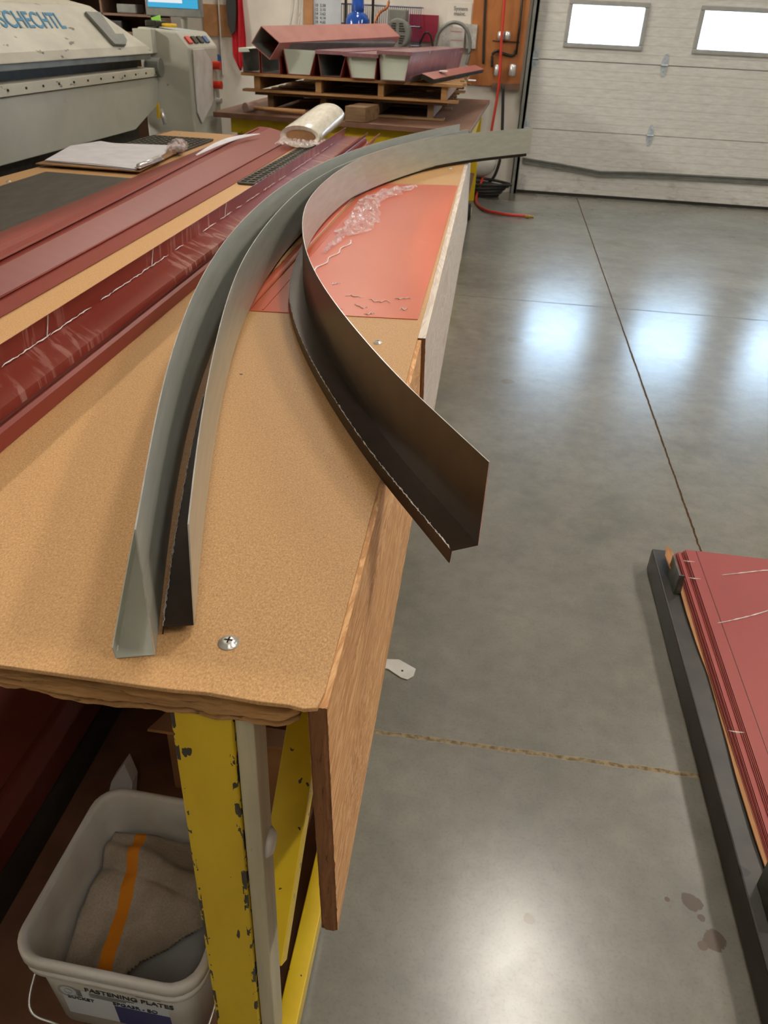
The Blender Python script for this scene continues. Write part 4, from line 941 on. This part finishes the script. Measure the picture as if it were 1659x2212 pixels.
# ------------------------------------------------------------------ sheet rack on the right of the floor
rk = thing('sheet_rack', 'low black steel rack on the floor at the right holding red sheets', 'rack', (1.3, .8, 0))
RY0, RY1 = -.9, 2.245
bx(.67, .735, RY0, RY1, 0, .084).build('side_beam', 'black', rk, bevel=.004)
bx(1.93, 1.995, RY0, RY1, 0, .084).build('side_beam', 'black', rk, bevel=.004)
for y in (-.8, .4, 1.3, 2.12): bx(.736, 1.929, y, y+.06, .01, .07).build('cross_beam', 'black', rk)
for y in (2.06, .98):
    m = MB(); m.prism([(.697, y-.06, .085), (.697, y+.05, .085), (.702, y+.06, .15), (.702, y-.05, .15)], (.006, 0, 0)); m.prism([(.703, y-.06, .085), (.72, y-.06, .085), (.72, y-.05, .15), (.708, y-.05, .15)], (0, .005, 0)); m.build('stake', 'darkzinc', rk, bevel=.001)
# cardboard slip
cs = thing('cardboard_sheet', 'brown cardboard sheet with wavy edge beneath the red sheet stack', 'cardboard', (1.3, .8, .085))
m = MB()
def cbf(u, v): y = RY0+.05+(2.2-RY0-.05)*v; x = .722+.004*math.sin(y*9)+.003*noise.noise((y*7, 0, 0))+ (1.2)*u; return (x, y, .089+.002*math.sin(y*7)*(1-u)**8)
m.grid(6, 140, cbf); m.build('sheet', 'card', cs, solid=.004)
m = MB(); m.prism([(.728, 2.10, .10), (.695, 2.09, .112), (.685, 2.14, .128), (.70, 2.2, .128), (.728, 2.215, .10)], (.0, .0, .004)); m.build('torn_corner', 'card', cs)
lefts = [.729, .7335, .738, .754, .760]
for k, x0 in enumerate(lefts):
    z = .094+k*.006; top = k == len(lefts)-1
    r = thing('painted_sheet', 'dark red painted metal sheet, topmost of the stack on the floor rack' if top else ('dark red painted metal sheet at the bottom of the stack on the floor rack', 'dark red painted metal sheet, fourth from the top of the floor rack stack', 'dark red painted metal sheet in the middle of the floor rack stack', 'dark red painted metal sheet directly under the topmost on the floor rack')[k], 'metal sheet', (1.3, .8, z), 'red sheets stacked on the floor rack')
    m = MB(); m.prism([(x0, RY0+.1, z), (1.9, RY0+.1, z), (1.9, 2.19, z), (x0+.004, 2.205, z)], (0, 0, .0022)); m.build('sheet', 'redsheet', r)
    m = MB(); m.box(x0, x0+.0015, RY0+.1, 2.2, z-.003, z); m.build('hem', 'redsheet', r)
    if top:
        m = MB(); m.box(.797, .7985, RY0+.1, 2.2, z+.0022, z+.0034); m.build('crease', 'darkred', r)
        m = MB(); random.seed(3)
        for pts in ([(1560, 1242), (1600, 1238), (1659, 1232), (1720, 1236)], [(1550, 1346), (1590, 1338), (1640, 1325), (1720, 1300)]):
            P = spline([tuple(atZ(px, py, z+.0035)) for px, py in pts], 6); m.tube(P, [.0008+.0025*abs(noise.noise((i*.6, 1, 2))) for i in range(len(P))], 6)
        for px, py in ((1488, 1212), (1500, 1249), (1590, 1580)): v = atZ(px, py, z+.003); m.tube([(v.x-.018, v.y, v.z), (v.x, v.y-.002, v.z), (v.x+.02, v.y, v.z)], [.0005, .0018, .0006], 5)
        m.build('film_wrinkles', 'wisp', r)['kind'] = 'stuff'
# paint can opener / flat bar on the floor
m = MB(); pl = [atZ(x, y, 0) for x, y in ((790, 1425), (835, 1426), (862, 1427), (898, 1447), (893, 1463), (880, 1470), (866, 1466), (838, 1447), (790, 1440))]
fb_ = thing('metal_strap', 'short white metal strap with a hole lying on the floor by the bench', 'strap', (pl[3].x, pl[3].y, 0))
m.prism([(p.x, p.y, .001) for p in pl], (0, 0, .004)); m.build('strap', 'white', fb_, bevel=.001)
v = atZ(869, 1449, .005); MB().lathe((v.x, v.y, .0051), [(.0035, 0), (.0035, .0004)], 12).build('hole', 'machdark', fb_)

# ------------------------------------------------------------------ under the bench
us = thing('sheet_stack', 'stack of dull dark red sheets on a black beam under the bench', 'metal sheets', (-1.2, 2.4, .02))
bx(-1.7, -.80, .5, 3.9, .021, .115).build('beam', 'black', us)
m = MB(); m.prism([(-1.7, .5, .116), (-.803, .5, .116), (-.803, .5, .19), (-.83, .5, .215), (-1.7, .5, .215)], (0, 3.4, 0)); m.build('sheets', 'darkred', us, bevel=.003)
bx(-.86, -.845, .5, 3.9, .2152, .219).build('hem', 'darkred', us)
bk = thing('bucket', 'square white plastic bucket with paper label standing under the bench front', 'bucket', (-.475, .74, 0.0))
BX, BY = -.475, .738
def rsq2(hx, hy, r, n=6):
    out = []
    for cxx, cyy, a0 in ((hx-r, hy-r, 0), (-hx+r, hy-r, 90), (-hx+r, -hy+r, 180), (hx-r, -hy+r, 270)):
        for k in range(n+1): a = math.radians(a0+90*k/n); out.append((cxx+r*math.cos(a), cyy+r*math.sin(a)))
    return out
ROT = -.03
def ring(hx, hy, r, z):
    return [Vector((BX+x*math.cos(ROT)-y*math.sin(ROT), BY+x*math.sin(ROT)+y*math.cos(ROT), z)) for x, y in rsq2(hx, hy, r)]
def loft(m, rings, close0=False, close1=False):
    o = len(m.v); n = len(rings[0])
    for r in rings: m.v += [tuple(v) for v in r]
    for i in range(len(rings)-1):
        for k in range(n): m.f.append((o+i*n+k, o+i*n+(k+1) % n, o+(i+1)*n+(k+1) % n, o+(i+1)*n+k)); m.mi.append(0)
    if close0: m.f.append(tuple(o+k for k in range(n))); m.mi.append(0)
    if close1: m.f.append(tuple(o+(len(rings)-1)*n+k for k in range(n))); m.mi.append(0)
HX, HY, ZR = .158, .166, .262
m = MB(); loft(m, [ring(HX-.022, HY-.022, .04, .021), ring(HX-.012, HY-.012, .045, ZR-.06), ring(HX-.012, HY-.012, .045, ZR-.052), ring(HX-.0, HY-.0, .05, ZR-.05), ring(HX, HY, .05, ZR-.036), ring(HX-.009, HY-.009, .047, ZR-.033), ring(HX-.009, HY-.009, .047, ZR-.026), ring(HX+.003, HY+.003, .052, ZR-.024), ring(HX+.003, HY+.003, .052, ZR-.003), ring(HX, HY, .05, ZR), ring(HX-.006, HY-.006, .047, ZR), ring(HX-.010, HY-.010, .045, ZR-.008), ring(HX-.016, HY-.016, .042, ZR-.06), ring(HX-.026, HY-.026, .036, .027)], True, True)
m.build('pail', 'white', bk, smooth=False, bevel=.0)
for o in bk.children: o.data.polygons.foreach_set('use_smooth', [len(p.vertices) == 4 for p in o.data.polygons])
def fp(u, z, out=.0):    # point on front wall: u from -1 to 1
    x = u*(HX-.012); y = -(HY-.0135)-out - (-(z-(ZR-.06))*.0)
    t = max(0, ((ZR-.06)-z)/(ZR-.06))*.01; y += t
    return Vector((BX+x*math.cos(ROT)-y*math.sin(ROT), BY+x*math.sin(ROT)+y*math.cos(ROT), z))
z1, z0 = ZR-.053, .06
m = MB(); m.add([fp(-.66, z0, .0012), fp(.66, z0, .0012), fp(.66, z1, .0012), fp(.0, z1, .0012), fp(-.02, z1+.0, .0012), fp(-.66, z1, .0012)], [(0, 1, 2, 3, 4, 5)])
lb = m.build('label', 'label', bk, solid=.0005)
ux = (fp(.5, .15)-fp(-.5, .15)); 
text('lettering', 'FASTENING PLATES', .018, tuple(fp(-.34, z1-.050, .002)), ux, (0, 0, 1), 'ink', lb)
text('lettering', 'SPGA3R - BO', .014, tuple(fp(-.03, z1-.080, .002)), ux, (0, 0, 1), 'ink', lb)
text('lettering', 'BUCKET', .013, tuple(fp(-.6, z1-.088, .002)), ux, (0, 0, 1), 'ink', lb)
m = MB()
for k in range(3): a = fp(-.3, z1-.058-k*.0055, .002); m.add([a, fp(.25-.1*k, z1-.058-k*.0055, .002), fp(.25-.1*k, z1-.0555-k*.0055, .002), fp(-.3, z1-.0555-k*.0055, .002)], [(0, 1, 2, 3)])
for k in range(5): m.add([fp(-.46, z1-.055-k*.005, .002), fp(-.4, z1-.055-k*.005, .002), fp(-.4, z1-.052-k*.005, .002), fp(-.46, z1-.052-k*.005, .002)], [(0, 1, 2, 3)])
m.add([fp(.3, z1-.030, .002), fp(.6, z1-.030, .002), fp(.6, z1-.024, .002), fp(.3, z1-.024, .002)], [(0, 1, 2, 3)])
m.build('small_print', 'steelgray', lb, solid=.0003)
m = MB(); m.add([fp(-.02, z0, .002), fp(.66, z0, .002), fp(.66, z1-.084, .002), fp(-.02, z1-.084, .002)], [(0, 1, 2, 3)]); m.build('blue_band', 'navy', lb, solid=.0003)
c = fp(-.56, z1-.062, .0022); m = MB()
for r in (.018, .015, .007): m.tube([c+ux.normalized()*r*math.cos(t*.2618)+Vector((0, 0, r*math.sin(t*.2618))) for t in range(25)], .0004, 4)
m.build('disc_drawing', 'steelgray', lb)
# bail handle
m = MB(); a = fp(-1.02, ZR-.075, -.1); P = spline([tuple(a), tuple(fp(-1.12, .14, -.06)), tuple(fp(-1.05, .10, .02)), tuple(fp(-.7, .075, .03)), tuple(fp(0, .06, .035)), tuple(fp(.7, .075, .03)), tuple(fp(1.05, .10, .02)), tuple(fp(1.12, .14, -.06)), tuple(fp(1.02, ZR-.075, -.1))], 8)
m.tube(P, .002, 8); m.build('bail', 'zinc', bk, smooth=True)
# towel
tw = MB()
def tf(u, v):
    x = -.128+.25*u; y = -.135+.27*v
    z = .105 + .05*v + .02*math.sin(u*3.0+.6) + .022*noise.noise((u*3, v*3, 2)) + .007*noise.noise((u*9, v*9, 5)) - .1*max(0, u-.5)*max(0, .7-v)
    e = v-(.82-.14*(u-.3)); z += .016*math.exp(-(e/.05)**2)-.008*math.exp(-((e+.09)/.03)**2)
    if v < .3 and u > .5: x -= .0
    return (BX+x, BY+y, z)
tw.grid(60, 60, tf)
keep = [(f, mi) for k, (f, mi) in enumerate(zip(tw.f, tw.mi)) if (k//60)/60 > .95*max(0, (k % 60)/60-.42)**.8 + .015*noise.noise(((k % 60)*.3, 1, 1))]
tw.f = [a for a, _ in keep]; tw.mi = [b for _, b in keep]
o = tw.build('towel', 'towel', None, smooth=True, solid=.006, origin=(BX, BY, .1)); tag(o, 'grubby white terry towel with orange stripe inside the white bucket', 'towel')
for k, (x, y, lbx) in enumerate(((.06, -.12, 'dark metal offcut in the near right of the bucket'), (.11, -.09, 'angled dark metal offcut against the right wall inside the bucket'))):
    o = MB().box(-.03, .03, -.02, .02, 0, .05, 0, Matrix.Rotation(.5*(k+1), 3, 'Z')).build('metal_offcut', 'machdark', None, bevel=.001); o.location = (BX+x-.01, BY+y+.01, .03); tag(o, lbx, 'offcut')
# items behind bucket
o = MB().prism([tuple(atY(px, py, 1.05)) for px, py in ((225, 1760), (282, 1760), (286, 1690), (268, 1650), (240, 1690))], (0, .03, 0)).build('paper_packet', 'paper', None, origin=(-.62, 1.06, .021)); tag(o, 'white paper packet standing behind the bucket beside the dark sheets', 'packet')
cbx = thing('cardboard_box', 'open brown cardboard box in the shade under the bench', 'box', (-.45, 1.35, .021))
m = MB(); m.box(-.58, -.25, 1.1, 1.108, .021, .26); m.box(-.58, -.25, 1.55, 1.558, .021, .26); m.box(-.58, -.572, 1.108, 1.55, .021, .26); m.box(-.258, -.25, 1.108, 1.55, .021, .26); m.box(-.572, -.258, 1.108, 1.55, .021, .027); m.build('body', 'card', cbx)
MB().prism([(-.58, 1.1, .26), (-.25, 1.1, .26), (-.25, 1.02, .30), (-.58, 1.02, .30)], (0, .004, .003)).build('flap', 'card', cbx)

# outside
struct(bx(-20, 30, WY+.35, 60, -.15, -.05).build('outside_ground', 'wall'))  # pale ground plane added outside the door
og_ = thing('gate_frame', 'pale lavender frame standing outside, seen through the left door window', 'frame', (1.6, 13.5, -.05))
a = atY(1292, 43, 13.5); b = atY(1352, 47, 13.5); m = MB(); m.box(a.x, b.x, 13.5, 13.56, a.z-.05, a.z); m.box(a.x, a.x+.05, 13.5, 13.56, -.05, a.z-.05); m.box(b.x-.05, b.x, 13.5, 13.56, -.05, a.z-.05); m.build('frame', 'lavender', og_)
